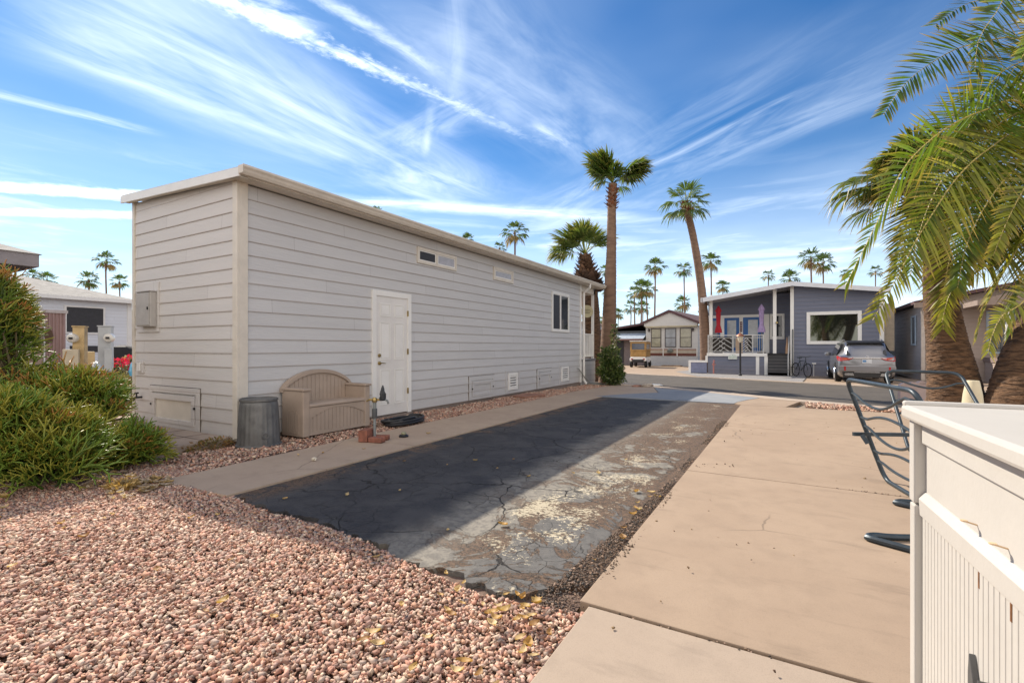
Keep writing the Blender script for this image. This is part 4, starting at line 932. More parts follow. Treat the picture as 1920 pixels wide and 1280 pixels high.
    fan_crown('crown', t, c, .7, 0, 30, 13, extra=X, col=(.13, .18, .05), tip=(.36, .26, .12), k=7, m=M_leaf)
hero_palms()

def frond(parent, pts, n, L, seed, col=(.17, .19, .04), tip=(.45, .34, .12), wid=.0225, droop=.55, roll=0.):
    rng = np.random.default_rng(seed); Pp = np.array([tuple(p) for p in smooth_path(pts, 14)]); seg = np.linalg.norm(np.diff(Pp, axis=0), axis=1); cum = np.concatenate([[0], np.cumsum(seg)]); tot = cum[-1]
    def at(s): return np.array([np.interp(s, cum, Pp[:, j]) for j in range(3)])
    segs = []; up = np.array([0, 0, 1.]); K = 24
    rp = np.array([at(tot*i/K) for i in range(K+1)]); rw = np.linspace(.026, .004, K+1)
    sd = np.array([nrm(np.cross(nrm(rp[min(i+1, K)]-rp[max(i-1, 0)]), up)) for i in range(K+1)])
    nn = np.array([np.cross(sd[i], nrm(rp[min(i+1, K)]-rp[max(i-1, 0)])) for i in range(K+1)])
    rc = np.array([(.48, .40, .18)]*(K+1)); segs.append((rp, rw, sd, rc)); segs.append((rp-nn*.004, rw*.6, nn, rc))
    for i in range(n):
        f = .10+.90*(i+rng.uniform(-.3, .3))/n; f = min(f, .995); p = at(tot*f); tg = nrm(at(tot*min(f+.02, 1))-at(tot*max(f-.02, 0)))
        s = nrm(np.cross(tg, up)); nv = np.cross(s, tg); rr_ = roll*min(1., .25+1.2*f); s, nv = s*math.cos(rr_)+nv*math.sin(rr_), nv*math.cos(rr_)-s*math.sin(rr_); ll = L*(math.sin(math.pi*min(1, (f*.93+.12)))**.55)*rng.uniform(.85, 1.1); ll = max(ll, L*.3)
        fa = .45+.9*f**2
        for sg in (-1, 1):
            dr = nrm(s*sg*(1.)+tg*fa+nv*rng.uniform(.05, .30)+rng.normal(0, .035, 3)); t = np.array([0, .3, .62, 1.])
            q = p+dr*(ll*t)[:, None]+np.array([0, 0, -1])*(droop*ll*t**2*rng.uniform(.6, 1.3))[:, None]
            w = np.array([.35, 1., .8, .03])*wid*rng.uniform(.8, 1.15)*.5*1.5
            ws = nrm(np.cross(dr, nv)*.8+nv*rng.uniform(-.7, .7))
            c0 = np.array(col)*rng.uniform(.5, 1.5); m = np.array([0, 0, .12, .9 if rng.random() < .75 else .3])[:, None]
            segs.append((q, w, ws, c0*(1-m)+np.array(tip)*m))
    V, Fc, Cl = ribbons(segs); return npmesh('frond', V, Fc, M_leaf, parent, np.clip(Cl, 0, 1))
def date_palm():
    d = 7.9; base = P(1912, 778, d); t = thing('date_palm', tuple(base), 'date palm with long arching feather fronds, rightmost trunk at the right edge', 'palm tree')
    c = P(1990, 320, 8.3)
    trunk(t, [base, P(1912, 735, d), P(1936, 650, 7.95), P(1975, 560, 8.0), P(1992, 430, 8.2), c], [.45, .375, .33, .30, .29, .27], m=M_bark, n=48, rings=.012, seed=12, ring_step=.035)
    boots('leaf_bases', t, P(1990, 470, 8.15), c, .40, .34, 120, .25, 14, (.22, .13, .07))
    Q = [ # image-guided arcs, each with its own distance
        [(1990, 300, 8.2), (1930, -60, 7.7), (1870, 20, 7.2), (1835, 75, 7.0), (1828, 132, 6.9)],
        [(1990, 300, 8.2), (1985, -90, 8.2), (1890, -15, 8.0), (1810, 8, 7.8), (1752, 48, 7.7)],
        [(1990, 300, 8.2), (1935, 90, 7.9), (1820, 84, 7.6), (1740, 122, 7.4), (1690, 165, 7.3), (1656, 216, 7.2)],
        [(1990, 310, 8.2), (1915, 195, 7.6), (1850, 205, 7.1), (1780, 236, 6.7), (1722, 282, 6.5), (1686, 328, 6.4), (1650, 405, 6.3), (1585, 535, 6.2)],
        [(1990, 320, 8.2), (1920, 248, 7.4), (1850, 282, 6.8), (1795, 332, 6.4), (1752, 395, 6.2), (1712, 460, 6.1), (1682, 520, 6.0), (1636, 600, 6.0)],
        [(1990, 325, 8.2), (1930, 262, 7.8), (1868, 318, 7.4), (1822, 378, 7.2), (1790, 450, 7.1), (1772, 530, 7.1), (1768, 618, 7.1)],
        [(1990, 330, 8.2), (1940, 240, 8.4), (1880, 255, 8.5), (1810, 300, 8.5), (1745, 350, 8.5), (1700, 430, 8.5), (1680, 520, 8.5)],
        [(1990, 330, 8.2), (1940, 420, 7.7), (1900, 470, 7.3), (1860, 500, 7.1), (1810, 512, 7.0), (1780, 552, 6.95), (1766, 604, 6.9)],
        [(1990, 330, 8.2), (1945, 400, 7.6), (1905, 470, 7.1), (1868, 535, 6.8), (1842, 590, 6.7), (1830, 634, 6.65)],
        [(1990, 335, 8.2), (1960, 500, 7.0), (1918, 566, 6.4), (1880, 590, 6.2), (1860, 628, 6.1), (1852, 662, 6.05)],
        [(1990, 330, 8.2), (1960, 300, 7.2), (1935, 330, 6.6), (1895, 400, 6.3), (1862, 480, 6.2)],
        [(1990, 320, 8.2), (1960, 130, 7.8), (1905, 120, 7.5), (1850, 165, 7.3), (1815, 240, 7.2), (1790, 300, 7.2)],
        [(1990, 320, 8.2), (1955, 380, 8.4), (1900, 392, 8.6), (1852, 420, 8.7), (1835, 470, 8.7)],
        [(1990, 320, 8.2), (1965, 200, 8.9), (1905, 205, 9.3), (1845, 260, 9.5), (1800, 340, 9.6), (1760, 430, 9.6)],
        [(1990, 320, 8.2), (2050, 160, 8.0), (2130, 200, 7.8), (2200, 300, 7.6), (2240, 420, 7.6)],
        [(1990, 320, 8.2), (2020, 100, 9.0), (2050, 60, 10), (2090, 150, 11), (2110, 260, 11.4)],
        [(1990, 320, 8.2), (2060, 330, 8.0), (2120, 420, 7.8), (2160, 540, 7.8)],
        [(1990, 320, 8.2), (1975, 60, 8.4), (1960, -120, 8.6), (1930, -160, 9.), (1880, -140, 9.3)],
        [(1990, 320, 8.2), (1960, 430, 8.0), (1935, 500, 7.6), (1905, 560, 7.4), (1895, 620, 7.3)],
        [(1990, 325, 8.2), (1930, 215, 7.7), (1862, 240, 7.3), (1800, 290, 7.1), (1758, 350, 7.0), (1725, 430, 7.0), (1706, 520, 7.0)],
        [(1990, 325, 8.2), (1940, 290, 7.3), (1890, 330, 6.9), (1845, 390, 6.7), (1812, 460, 6.6), (1795, 540, 6.6)],
        [(1990, 320, 8.2), (1925, 160, 8.1), (1850, 190, 7.9), (1785, 240, 7.8), (1738, 310, 7.7), (1712, 380, 7.7)],
        [(1990, 330, 8.2), (1950, 340, 7.9), (1905, 380, 7.7), (1870, 440, 7.6), (1848, 500, 7.6)],
        [(1990, 330, 8.2), (1930, 330, 8.6), (1860, 350, 8.9), (1800, 400, 9.0), (1770, 470, 9.0), (1750, 530, 9.0)],
        [(1990, 320, 8.2), (1990, 150, 7.2), (1975, 60, 6.4), (1950, 50, 5.9), (1915, 110, 5.7)],
    ]
    for i, q in enumerate(Q):
        pts = [P(*a) for a in q]
        yel = i in (4, 5, 7, 8, 9, 10)
        frond(t, pts, 98 if i < 14 or i > 17 else 60, .80 if i not in (7, 8, 9, 12, 10) else .55, 40+i, col=(.20, .225, .028) if yel else ((.065, .13, .018) if i in (0, 1, 2) else (.095, .16, .02)), tip=(.50, .34, .10), droop=.16 if i not in (0, 1, 2) else .10, roll=R((62, 48, 60, 70, 68, 45, 60, 66, 58, 62, 50, 55, 60, 45, 40, 60, 30, 50, 60, 62, 50, 64, 55, 50)[i % 24])*(-1 if i % 5 == 3 else 1))
date_palm()

def far_palms():
    # three kinds of distant fan palm, built once each and copied
    protos = []
    for k, (h, R_, nl, sd) in enumerate(((10., 1.35, 19, 21), (10., 1.25, 16, 22), (10., 1.45, 21, 23))):
        t = thing('fan_palm', (0, 0, 0), '', 'palm tree', 'distant fan palms over the rooftops')
        lean = (.25, -.15, .1)[k]
        trunk(t, [(0, 0, 0), (lean*.3, 0, h*.4), (lean, .05, h*.8), (lean*1.1, 0, h)], [.20, .13, .105, .11], m=M_bark_far, n=10)
        fan_crown('crown', t, (lean*1.1, 0, h), R_, nl, 15, sd, droop=.7, pet=.7, lo=-50, hi=80, k=4, col=(.085, .15, .035), tip=(.14, .17, .05), wf=1.15)
        boots('leaf_bases', t, (lean*1.05, 0, h-.7), (lean*1.1, 0, h), .22, .2, 24, .18, sd)
        protos.append(t)
    # (crown px x, y, crown height in px, where)
    L = [(965, 436, 60, 0, 'palm whose crown stands alone above the grey roof, left of the bushy collared palm'),
         (937, 464, 34, 1, 'small palm top peeping over the grey roof edge beside a taller palm'),
         (876, 449, 30, 2, 'wide low palm top just clearing the middle of the grey roof'),
         (707, 395, 26, 1, 'barely visible palm tip over the grey roof above the small high window'),
         (1228, 499, 46, 0, 'tallest palm over the left slope of the white trailer roof'),
         (1203, 541, 44, 2, 'dense palm in the cluster left of the white trailer roof'),
         (1190, 549, 40, 1, 'thin palm at the front of the cluster left of the white trailer'),
         (1213, 541, 42, 0, 'palm at the right of the cluster left of the white trailer'),
         (1183, 575, 38, 1, 'short palm at the left foot of the palm cluster'),
         (1205, 576, 32, 2, 'low palm half hidden inside the palm cluster'),
         (1283, 505, 42, 1, 'straight palm with a round head above the white trailer ridge'),
         (1280, 568, 34, 2, 'short palm just above the right slope of the white trailer roof'),
         (1275, 582, 24, 0, 'tiny palm head touching the white trailer ridge'),
         (1333, 490, 46, 0, 'palm immediately right of the leaning trunk'),
         (1355, 537, 30, 2, 'small palm above the left corner of the blue porch roof'),
         (1441, 516, 32, 1, 'small palm above the left slope of the blue house roof'),
         (1481, 522, 40, 2, 'leafy palm top resting on the blue house ridge'),
         (1521, 483, 52, 0, 'left and taller palm of the pair over the blue house roof'),
         (1543, 492, 46, 2, 'right palm of the pair over the blue house roof'),
         (1584, 512, 22, 1, 'small palm hidden behind the feather fronds over the blue house'),
         (1642, 508, 32, 1, 'palm seen through the feather fronds at the blue house right corner'),
         (1135, 508, 34, 1, 'palm crown crossing behind the tall trunk beside the porch'),
         (1139, 545, 28, 0, 'lower palm crown behind the tall trunk beside the porch'),
         (1089, 577, 24, 1, 'little palm seen through the porch opening'),
         (1159, 588, 26, 2, 'little palm just right of the tall trunk above the shrub'),
         (1149, 592, 20, 0, 'smallest palm above the shrub by the tall trunk'),
         (1127, 600, 20, 1, 'low palm between the two near trunks behind the porch'),
         (199, 488, 46, 0, 'slender palm standing highest left of the grey house corner'),
         (166, 524, 40, 2, 'spreading palm over the shingle roof at the left'),
         (224, 528, 40, 1, 'palm nearest the grey house corner at the left'),
         (88, 524, 36, 2, 'palm behind the small gable roof at the far left'),
         (62, 516, 34, 0, 'palm half hidden by the pencil cactus at the far left')]
    for i, (x, y, hp, k, lab) in enumerate(L):
        p = protos[k]; wcrown = 3.9*(1.35, 1.25, 1.45)[k]/1.35*.62
        d = 4.2*900/hp; q = P(x, y, d); base = -.34; sc = 1.
        hgt = q.z-base; s = 1.0
        if hgt < 3.2: d = max(d, 4.0/((HY-y)/F)); q = P(x, y, d); hgt = q.z-base
        o = p if i in (0, 1, 2) and False else copy_thing(p, (q.x, q.y, q.z-10.), 'x', rz=i*1.3)
        if hgt < 9.6:  # sink is not wanted: squash the trunk, keep the crown
            for ch in o.children:
                if ch.name.startswith('trunk'): ch.scale = (1, 1, hgt/10.); ch.location.z = 10.-hgt
        elif hgt > 10.2:
            for ch in o.children:
                if ch.name.startswith('trunk'): ch.scale = (1.1, 1.1, hgt/10.); ch.location.z = 10.-hgt
        sft = 10.-hgt
        for ch in o.children: ch.location.z -= sft
        o.location = (q.x, q.y, base); o['label'] = lab
        ang = i*1.3; lean = (.25, -.15, .1)[k]*1.1
        o.location.x -= lean*math.cos(ang); o.location.y -= lean*math.sin(ang)
    for p in protos:
        for ch in list(p.children): bpy.data.objects.remove(ch)
        bpy.data.objects.remove(p)
far_palms()

def stick_bush(name, label, lobes, seed, n, L=.072, rad=.0082, orange=.25, cat='shrub', base=None):
    """pencil cactus: sprays of forking round twigs growing out and up through each lobe"""
    rng = np.random.default_rng(seed); tv = []; 
    def spray():
        S = []
        def grow(p, d, lev, l):
            q = p+d*l; S.append((p, q, lev)); 
            if lev >= 4: return
            k = 2 if rng.random() < .7 else 3; a0 = rng.uniform(0, 6.28)
            u = nrm(np.cross(d, [0, 0, 1.]) if abs(d[2]) < .95 else np.cross(d, [1., 0, 0])); v = np.cross(d, u)
            for i in range(k):
                a = a0+6.283*i/k; sp = rng.uniform(.38, .72); dd = nrm(d+(u*math.cos(a)+v*math.sin(a))*sp+np.array([0, 0, .10])); grow(q, dd, lev+1, l*rng.uniform(.78, 1.05))
        grow(np.zeros(3), np.array([0, 0, 1.]), 0, L*1.3); return S
    tpl = []
    for _ in range(10):
        S = spray(); V = []; Fq = []; lev = []
        for p, q, lv in S:
            d = nrm(q-p); u = nrm(np.cross(d, [.3, .5, .8])); v = np.cross(d, u); o = len(V); r0 = rad*(1.5-.17*lv); r1 = r0*(.9 if lv < 4 else .55)
            for pt, r in ((p-d*r0*.4, r0), (q, r1)):
                for kk in range(4): a = 1.5708*kk; V.append(pt+(u*math.cos(a)+v*math.sin(a))*r); lev.append(lv+(1 if pt is q else 0))
            for kk in range(4): Fq.append((o+kk, o+(kk+1) % 4, o+4+(kk+1) % 4, o+4+kk))
        tpl.append((np.array(V), np.array(Fq), np.array(lev)))
    VV = []; FF = []; CC = []; off = 0
    tot = sum(l[1][0]*l[1][1]*l[1][2] for l in lobes)
    for (c, r, ori) in lobes:
        c = np.array(c); r = np.array(r); m = int(n*(r[0]*r[1]*r[2])/tot)
        for _ in range(m):
            d = nrm(rng.normal(0, 1, 3)); rr = rng.uniform(.25, 1)**.5
            if d[2] < -.75: d[2] *= -1
            p = c+d*r*rr*.84; g = nrm(d*np.array([1, 1, .5])*.75+np.array([0, 0, .80])+rng.normal(0, .22, 3))
            u = nrm(np.cross(g, rng.normal(0, 1, 3))); v = np.cross(g, u); Mx = np.stack([u, v, g], 1); sc = rng.uniform(.75, 1.3)
            V, Fq, lv = tpl[rng.integers(0, len(tpl))]; W_ = (V*sc) @ Mx.T+p
            hot = 1 if (rng.random() < ori*(.3+.9*max(0, d[2]))*rr) else 0
            green = np.array((.075, .14, .018))*rng.uniform(.55, 1.35)*np.array([rng.uniform(.65, 1.15), 1, 1]); mid = np.array((.20, .27, .035)); tipc = np.array((.50, .23, .06)) if hot else np.array((.36, .34, .05)) if rng.random() < .55 else np.array((.17, .27, .04))
            t = (lv/5.)[:, None]; cc = green*(1-t)+mid*t; cc = np.where(lv[:, None] >= 4, cc*.35+tipc*.65, cc); cc = np.where(lv[:, None] >= 5, tipc, cc)
            VV.append(W_); FF.append(Fq+off); CC.append(cc); off += len(V)
    V = np.concatenate(VV); V[:, 2] = np.maximum(V[:, 2], .0)
    t = thing(name, tuple(base) if base else (lobes[0][0][0], lobes[0][0][1], 0), label, cat)
    npmesh('foliage', V, np.concatenate(FF), mat('cactus_stem', (.1, .2, .05), .42, attr=True, var=.1, vs=20, spec=.45, trans=.12), t, np.clip(np.concatenate(CC), 0, 1))
    st = MB(); b = np.array(t.location); rg = random.Random(seed)
    for (c, r, _) in lobes:
        for i in range(5):
            e = Vector(c)+Vector((rg.uniform(-.5, .5)*r[0], rg.uniform(-.5, .5)*r[1], rg.uniform(0, .5)*r[2])); s = Vector(b)+Vector((rg.uniform(-.1, .1), rg.uniform(-.1, .1), 0))
            st.tube(smooth_path([s, s.lerp(e, .5)+Vector((rg.uniform(-.1, .1), rg.uniform(-.1, .1), .05)), e], 4), [.02, .018, .016, .015, .014, .012, .010, .009, .008], 6)
    st.build('stem', mat('cactus_wood', (.20, .16, .09), .8), t, smooth=True, world=True)
    return t
def el(x, y, d, rx, ry, rz, ori=.3):
    p = P(x, y, d); return ((p.x, p.y, p.z), (rx, ry, rz), ori)
def shrubs():
    p = P(10, 800, 5.4); b0 = (p.x, p.y, 0)
    stick_bush('pencil_cactus', 'tall pencil cactus with orange tips rising at the left edge', [el(-25, 610, 5.2, .22, .22, .22, .2), el(-80, 620, 5.2, .35, .35, .4, .2), el(5, 572, 5.1, .10, .10, .08, 1.0), el(-45, 560, 5.1, .14, .14, .1, 1.0), el(15, 625, 5.1, .15, .12, .05, .5), el(-60, 700, 5.2, .25, .25, .25, .1), el(-12, 655, 5.1, .18, .18, .2, .05), el(-5, 700, 5.1, .16, .16, .1, .05)], 51, 440, base=b0)
    stick_bush('pencil_cactus', 'middle pencil cactus reaching in front of the utility pedestals', [el(145, 768, 5.3, .20, .22, .11, .5), el(65, 780, 5.2, .22, .22, .12, .25), el(180, 805, 5.2, .10, .12, .12, .3)], 52, 230)
    stick_bush('pencil_cactus', 'low wide dark green pencil cactus mound nearest the gravel', [el(80, 872, 4.3, .28, .24, .24, .10), el(0, 862, 4.2, .33, .28, .28, .06), el(140, 882, 4.45, .14, .16, .14, .15), el(-70, 850, 4.3, .3, .3, .4, .1), el(80, 905, 4.2, .34, .12, .14, .1)], 53, 430, L=.07)
    stick_bush('pencil_cactus', 'small round pencil cactus at the corner of the patio slab', [el(252, 862, 5.0, .07, .07, .12, .2), el(232, 872, 4.9, .07, .07, .10, .1)], 54, 90, L=.06)
shrubs()

def leafy(name, label, lobes, n, seed, leaf, col, col2, cat='shrub', base=None, flowers=None, dens_tip=.4):
    rng = np.random.default_rng(seed); segs = []; tot = sum(l[1][0]*l[1][1]*l[1][2] for l in lobes)
    for (c, r, _) in lobes:
        c = np.array(c); r = np.array(r)
        for _ in range(int(n*r[0]*r[1]*r[2]/tot)):
            d = nrm(rng.normal(0, 1, 3)); rr = rng.uniform(.15, 1)**.45*(1+.12*math.sin(d[0]*5+d[2]*7)); p = c+d*r*rr
            if p[2] < 0: continue
            g = nrm(d*.7+np.array([0, 0, .5])+rng.normal(0, .45, 3)); s = nrm(np.cross(g, rng.normal(0, 1, 3))); L = leaf*rng.uniform(.6, 1.4); t = np.array([0, .5, 1.])
            q = p+g*(L*t)[:, None]; q[:, 2] -= L*.25*t**2
            cc = np.array(col if rng.random() > dens_tip else col2)*rng.uniform(.6, 1.4); 
            if flowers and d[2] > .1 and rng.random() < flowers[1]: cc = np.array(flowers[0])*rng.uniform(.8, 1.2); wf = .5
            else: wf = .16
            segs.append((q, np.array([.3, 1., .05])*L*wf, s, cc))
    V, Fc, Cl = ribbons(segs); t = thing(name, tuple(base) if base else (lobes[0][0][0], lobes[0][0][1], 0), label, cat)
    npmesh('foliage', V, Fc, mat('shrub_leaf', (.1, .2, .05), .5, attr=True, var=.1, vs=8, trans=.25), t, np.clip(Cl, 0, 1))
    st = MB(); rg = random.Random(seed)
    for (c, r, _) in lobes:
        for i in range(4):
            e = Vector(c)+Vector((rg.uniform(-.7, .7)*r[0], rg.uniform(-.7, .7)*r[1], rg.uniform(.2, .8)*r[2])); b = Vector(t.location); st.tube([b, b.lerp(e, .5)+Vector((.04, .02, .05)), e], [.022, .015, .006], 6)
    st.build('stem', mat('cactus_wood', (.20, .16, .09), .8), t, smooth=True, world=True); return t
def shrubs2():
    q = G(1143, 722); b = (q.x, q.y, q.z)
    leafy('shrub', 'bushy dark green shrub beside the porch at the street end', [el(1145, 695, 16.0, .42, .45, .40), el(1143, 668, 16.0, .34, .36, .34), el(1150, 707, 15.9, .36, .36, .26), el(1153, 628, 16.2, .13, .13, .36)], 4000, 61, .11, (.045, .085, .018), (.16, .20, .06), base=b)
    g0 = G(165, 800)
    leafy('flower_bush', 'bush with magenta red flowers beside the grey utility pedestal', [el(236, 692, 8.9, .22, .3, .22), el(255, 690, 9.4, .2, .25, .25)], 700, 62, .07, (.10, .15, .05), (.25, .25, .12), flowers=((.65, .02, .09), .38), base=(P(240, 692, 9).x, P(240, 692, 9).y, .0))
    leafy('leafy_bush', 'sunlit yellow green bush glimpsed between the white house and the grey corner', [el(250, 630, 20, .5, .5, .9)], 900, 63, .35, (.17, .25, .05), (.30, .36, .08), base=(P(250, 630, 20).x, P(250, 630, 20).y, -.1))
    leafy('ground_shrub', 'low dull green shrub on the gravel behind the pencil cactus', [el(240, 716, 8.2, .25, .3, .14)], 500, 64, .06, (.16, .16, .08), (.30, .26, .13), base=(P(240, 716, 8.2).x, P(240, 716, 8.2).y, 0))
    # weed tuft at the slab corner, dry straw clump on the gravel
    leafy('dry_grass_tuft', 'brown dry weeds tucked under the slab edge near the trash can', [((-5.98, 3.18, .03), (.10, .30, .07), 0)], 420, 65, .05, (.26, .15, .06), (.20, .18, .06), base=(-5.98, 3.18, -.02))
    leafy('dry_grass_tuft', 'golden dry straw clump glowing on the gravel near the walkway end', [((-4.92, 1.90, .01), (.14, .09, .035), 0)], 500, 66, .05, (.42, .27, .09), (.50, .36, .16), base=(-4.92, 1.86, -.01))
shrubs2()

# ------------------------------------------------------------ the street's far side
HA = -.4; HC, HS_ = math.cos(R(HA)), math.sin(R(HA))
def blue_house():
    h = thing('blue_house', (.1, 28.8, -.28), 'slate blue lap siding house across the street with white trim and raised porch', 'house', rz=R(HA))
    BL = siding_mat('blue_siding', (.150, .168, .232), (.136, .153, .212), .20, axis=0); Z = .28   # local z = world z + .28
    B = lambda mb, n, m, p=h, **k: mb.build(n, m, p, **k)
    W0 = .02; W1 = 3.85; LX = -4.0; D = 9.
    w = MB()
    siding_wall(w, (W0+.12, 0), (W1, 0), 0., 4.20, (0, -1), .20, .02, z1b=4.16)
    w.add([(W0, -.004, 4.1), (W1, -.004, 4.1), (W1, -.004, 4.2), (W0, -.004, 4.66)], [(0, 1, 2, 3)])
    w.box(W0, W1, .03, D, 0, 4.15); B(w, 'front_wall', BL)
    t = MB().box(W0-.03, W0+.13, -.05, .1, 0, 4.62).box(W1-.16, W1+.02, -.05, .1, 0, 4.2); 
    B(MB().box(W0-.03, W0+.13, -.05, .1, 0, 4.62), 'corner_trim', M_white); B(MB().box(W1-.16, W1+.02, -.05, .1, 0, 4.2), 'corner_trim', M_white)
    # recessed porch: back wall, side return
    RB = 2.2
    w = MB(); siding_wall(w, (LX-.3, RB), (W0, RB), .9, 4.5, (0, -1), .20, .02); w.box(LX-.3, W0-.001, RB+.03, D, 0, 3.95); B(w, 'porch_wall', BL)
    w = MB(); siding_wall(w, (W0-.002, 0.06), (W0-.002, RB), .9, 4.55, (-1, 0), .20, .015); B(w, 'porch_side_wall', BL)
    # roof: gable front, ridge over the corner
    rf = mat('pale_roof', (.52, .53, .55), .7, var=.06); fs = mat('fascia_white', (.68, .70, .74), .5, var=.04)
    xr = .07; zr = 4.81; xl, zl = -4.25, 4.20; xe, ze = 4.05, 4.26
    r = MB().prism([(xl, zl-.05), (xr, zr-.05), (xe, ze-.05), (xe, ze), (xr, zr), (xl, zl)], -.55, D, 'y'); ro = B(r, 'roof', rf)
    f = MB().prism([(xl+.05, zl-.24), (xr, zr-.22), (xe, ze-.22), (xe, ze-.002), (xr, zr-.002), (xl+.05, zl-.002)], -.60, -.552, 'y'); B(f, 'fascia', fs, ro)
    f = MB().box(xl-.05, xl, -.6, D, zl-.24, zl); B(f, 'eave_gutter', fs, ro)
    cl = MB().prism([(LX-.2, zl-.10), (W0, zr-.14), (W0, zr-.10), (LX-.2, zl-.06)], -.54, RB, 'y'); B(cl, 'porch_ceiling', mat('ceiling_grey', (.30, .29, .31), .7))
    for x in (-2.8, -1.3): B(MB().lathe([(0, 0), (.09, 0), (.10, .02), (.0, .03)], c=(x, .9, 4.23+(x+4)*.1), n=14), 'ceiling_light', M_white)
    # posts
    for x in (-3.85, -.72): B(MB().box(x-.08, x+.08, -.02, .14, 1.15, 4.36+(x+4)*.13), 'porch_post', M_white)
    # deck
    B(MB().box(-4.05, -1.06, -.12, RB, .98, 1.145), 'deck', M_white, bev=.01); B(MB().box(-1.059, W0, .35, RB, .98, 1.14), 'deck_landing', mat('dark_deck', (.05, .05, .055), .7))
    sk = MB(); siding_wall(sk, (-4.0, -.04), (-1.6, -.04), 0, .98, (0, -1), .20, .02); siding_wall(sk, (-1.44, -.04), (-1.2, -.04), 0, .98, (0, -1), .20, .02); siding_wall(sk, (-4.0, RB), (-4.0, -.04), 0, .98, (-1, 0), .2, .02); sk.box(-3.98, -1.2, 0, RB, 0, .97); B(sk, 'deck_skirt', BL)
    for x in (-1.52, -1.12): B(MB().box(x-.08, x+.08, -.09, .05, 0, .98), 'skirt_post', M_white)
    # stepped planter at the left with the palm in it
    p = MB(); siding_wall(p, (-4.95, -.10), (-4.06, -.10), .05, .62, (0, -1), .19, .02); p.box(-4.93, -4.06, -.08, .0, 0, .62); B(p, 'planter_wall', mat('blue_planter', (.20, .22, .33), .6))
    B(MB().box(-5.02, -4.02, -.16, .02, .62, .73), 'planter_cap', M_white); B(MB().box(-5.02, -4.90, -.14, .0, 0, .62), 'planter_post', M_white); B(MB().box(-4.12, -4.0, -.14, .0, .62, 1.0), 'planter_post', M_white)
    # stairs
    st = MB(); dk = mat('dark_deck', (.05, .05, .055), .7)
    for i in range(6): st.box(-1.03, -.02, .35-.16*(i+1)-.12, .349, .98-.165*(i+1)+.0, .98-.165*i+.0-.003) if i < 5 else None
    so_ = B(st, 'stairs', dk)
    for i in range(5): B(MB().box(-1.03, -.02, .35-.16*(i+1)-.13, .35-.16*i-.11,   .98-.165*i+.001, .98-.165*i+.02), 'tread', mat('tread_grey', (.16, .155, .15), .7), so_)
    # railing
    rm = mat('grey_rail', (.50, .50, .49), .4, metal=.2)
    rl = MB(); zt, zb = 2.10, 1.22; y = -.07
    for x0, x1 in ((-3.98, -2.72), (-2.72, -1.75), (-1.75, -1.22)):
        rl.box(x0, x1, y-.02, y+.02, zt, zt+.05).box(x0, x1, y-.015, y+.015, zb, zb+.04).box(x0, x1, y-.015, y+.015, zt-.13, zt-.10)
    for x in (-3.98, -2.72, -1.75, -1.24): rl.box(x-.03, x+.03, y-.03, y+.03, 1.14, zt+.06)
    ro = B(rl, 'railing', rm)
    def chip(x0, x1):
        # chippendale lattice: diagonals meeting in a herringbone
        g = MB(); H_ = zt-.13-zb-.04; z0 = zb+.04; n = 5; cx = (x0+x1)/2
        def bar(a, b): g.tube([(a[0], y, a[1]), (b[0], y, b[1])], .026, 4)
        W_ = x1-x0
        for k in range(-4, 8):
            a = (x0+W_*.24*k, z0); b = (a[0]+H_*1.15, z0+H_)
            pa, pb = list(a), list(b)
            lim0, lim1 = x0, x1-W_*.30
            if pb[0] < lim0 or pa[0] > lim1: continue
            if pa[0] < lim0: pa = [lim0, z0+(lim0-a[0])/1.15]
            if pb[0] > lim1: pb = [lim1, z0+(lim1-a[0])/1.15]
            bar(pa, pb)
        for k in range(-1, 6):
            za = z0+H_*(.36*k); a = (x1-W_*.55+ .0, za+.32); b = (x1-.02, za-.10)
            if b[1] > z0+H_: continue
            sl = (b[1]-a[1])/(b[0]-a[0])
            if b[1] < z0: b = (a[0]+(z0-a[1])/sl, z0)
            if a[1] > z0+H_: a = (a[0]+(z0+H_-a[1])/sl, z0+H_)
            if a[1] > z0: bar(a, b)
        return g
    B(chip(-3.95, -2.76), 'lattice', rm, ro); B(chip(-2.42, -1.78), 'lattice', rm, ro)
    pk = MB()
    for i in range(1, 5): pk.box(-1.75+i*.11-.008, -1.75+i*.11+.008, y-.008, y+.008, zb, zt)
    B(pk, 'picket', rm, ro); h0 = MB().tube([(-.10, -.55, 0), (-.10, -.55, 1.0), (-.06, .30, 2.05), (-.06, .30, 1.14)], .028, 8); B(h0, 'stair_rail', rm, smooth=True)
    # dark privacy cloth behind the lattice
    B(MB().box(-3.93, -2.78, -.02, -.005, 1.2, 2.05), 'privacy_screen', mat('screen_black', (.04, .035, .03), .9)); B(MB().box(-2.15, -1.80, -.02, -.005, 1.2, 2.12), 'privacy_screen', mat('screen_black', (.04, .035, .03), .9))
    B(MB().box(-2.60, -2.25, .10, .35, 1.146, 2.0), 'tan_cabinet', mat('cabinet_tan', (.52, .38, .27), .7))
    # doors: white surround and three blue doors
    y = RB-.0
    B(MB().box(-4.45, -1.05, y-.06, y-.02, 1.14, 3.36), 'door_surround', M_white)
    bd = mat('door_blue', (.012, .10, .32), .4, var=.04)
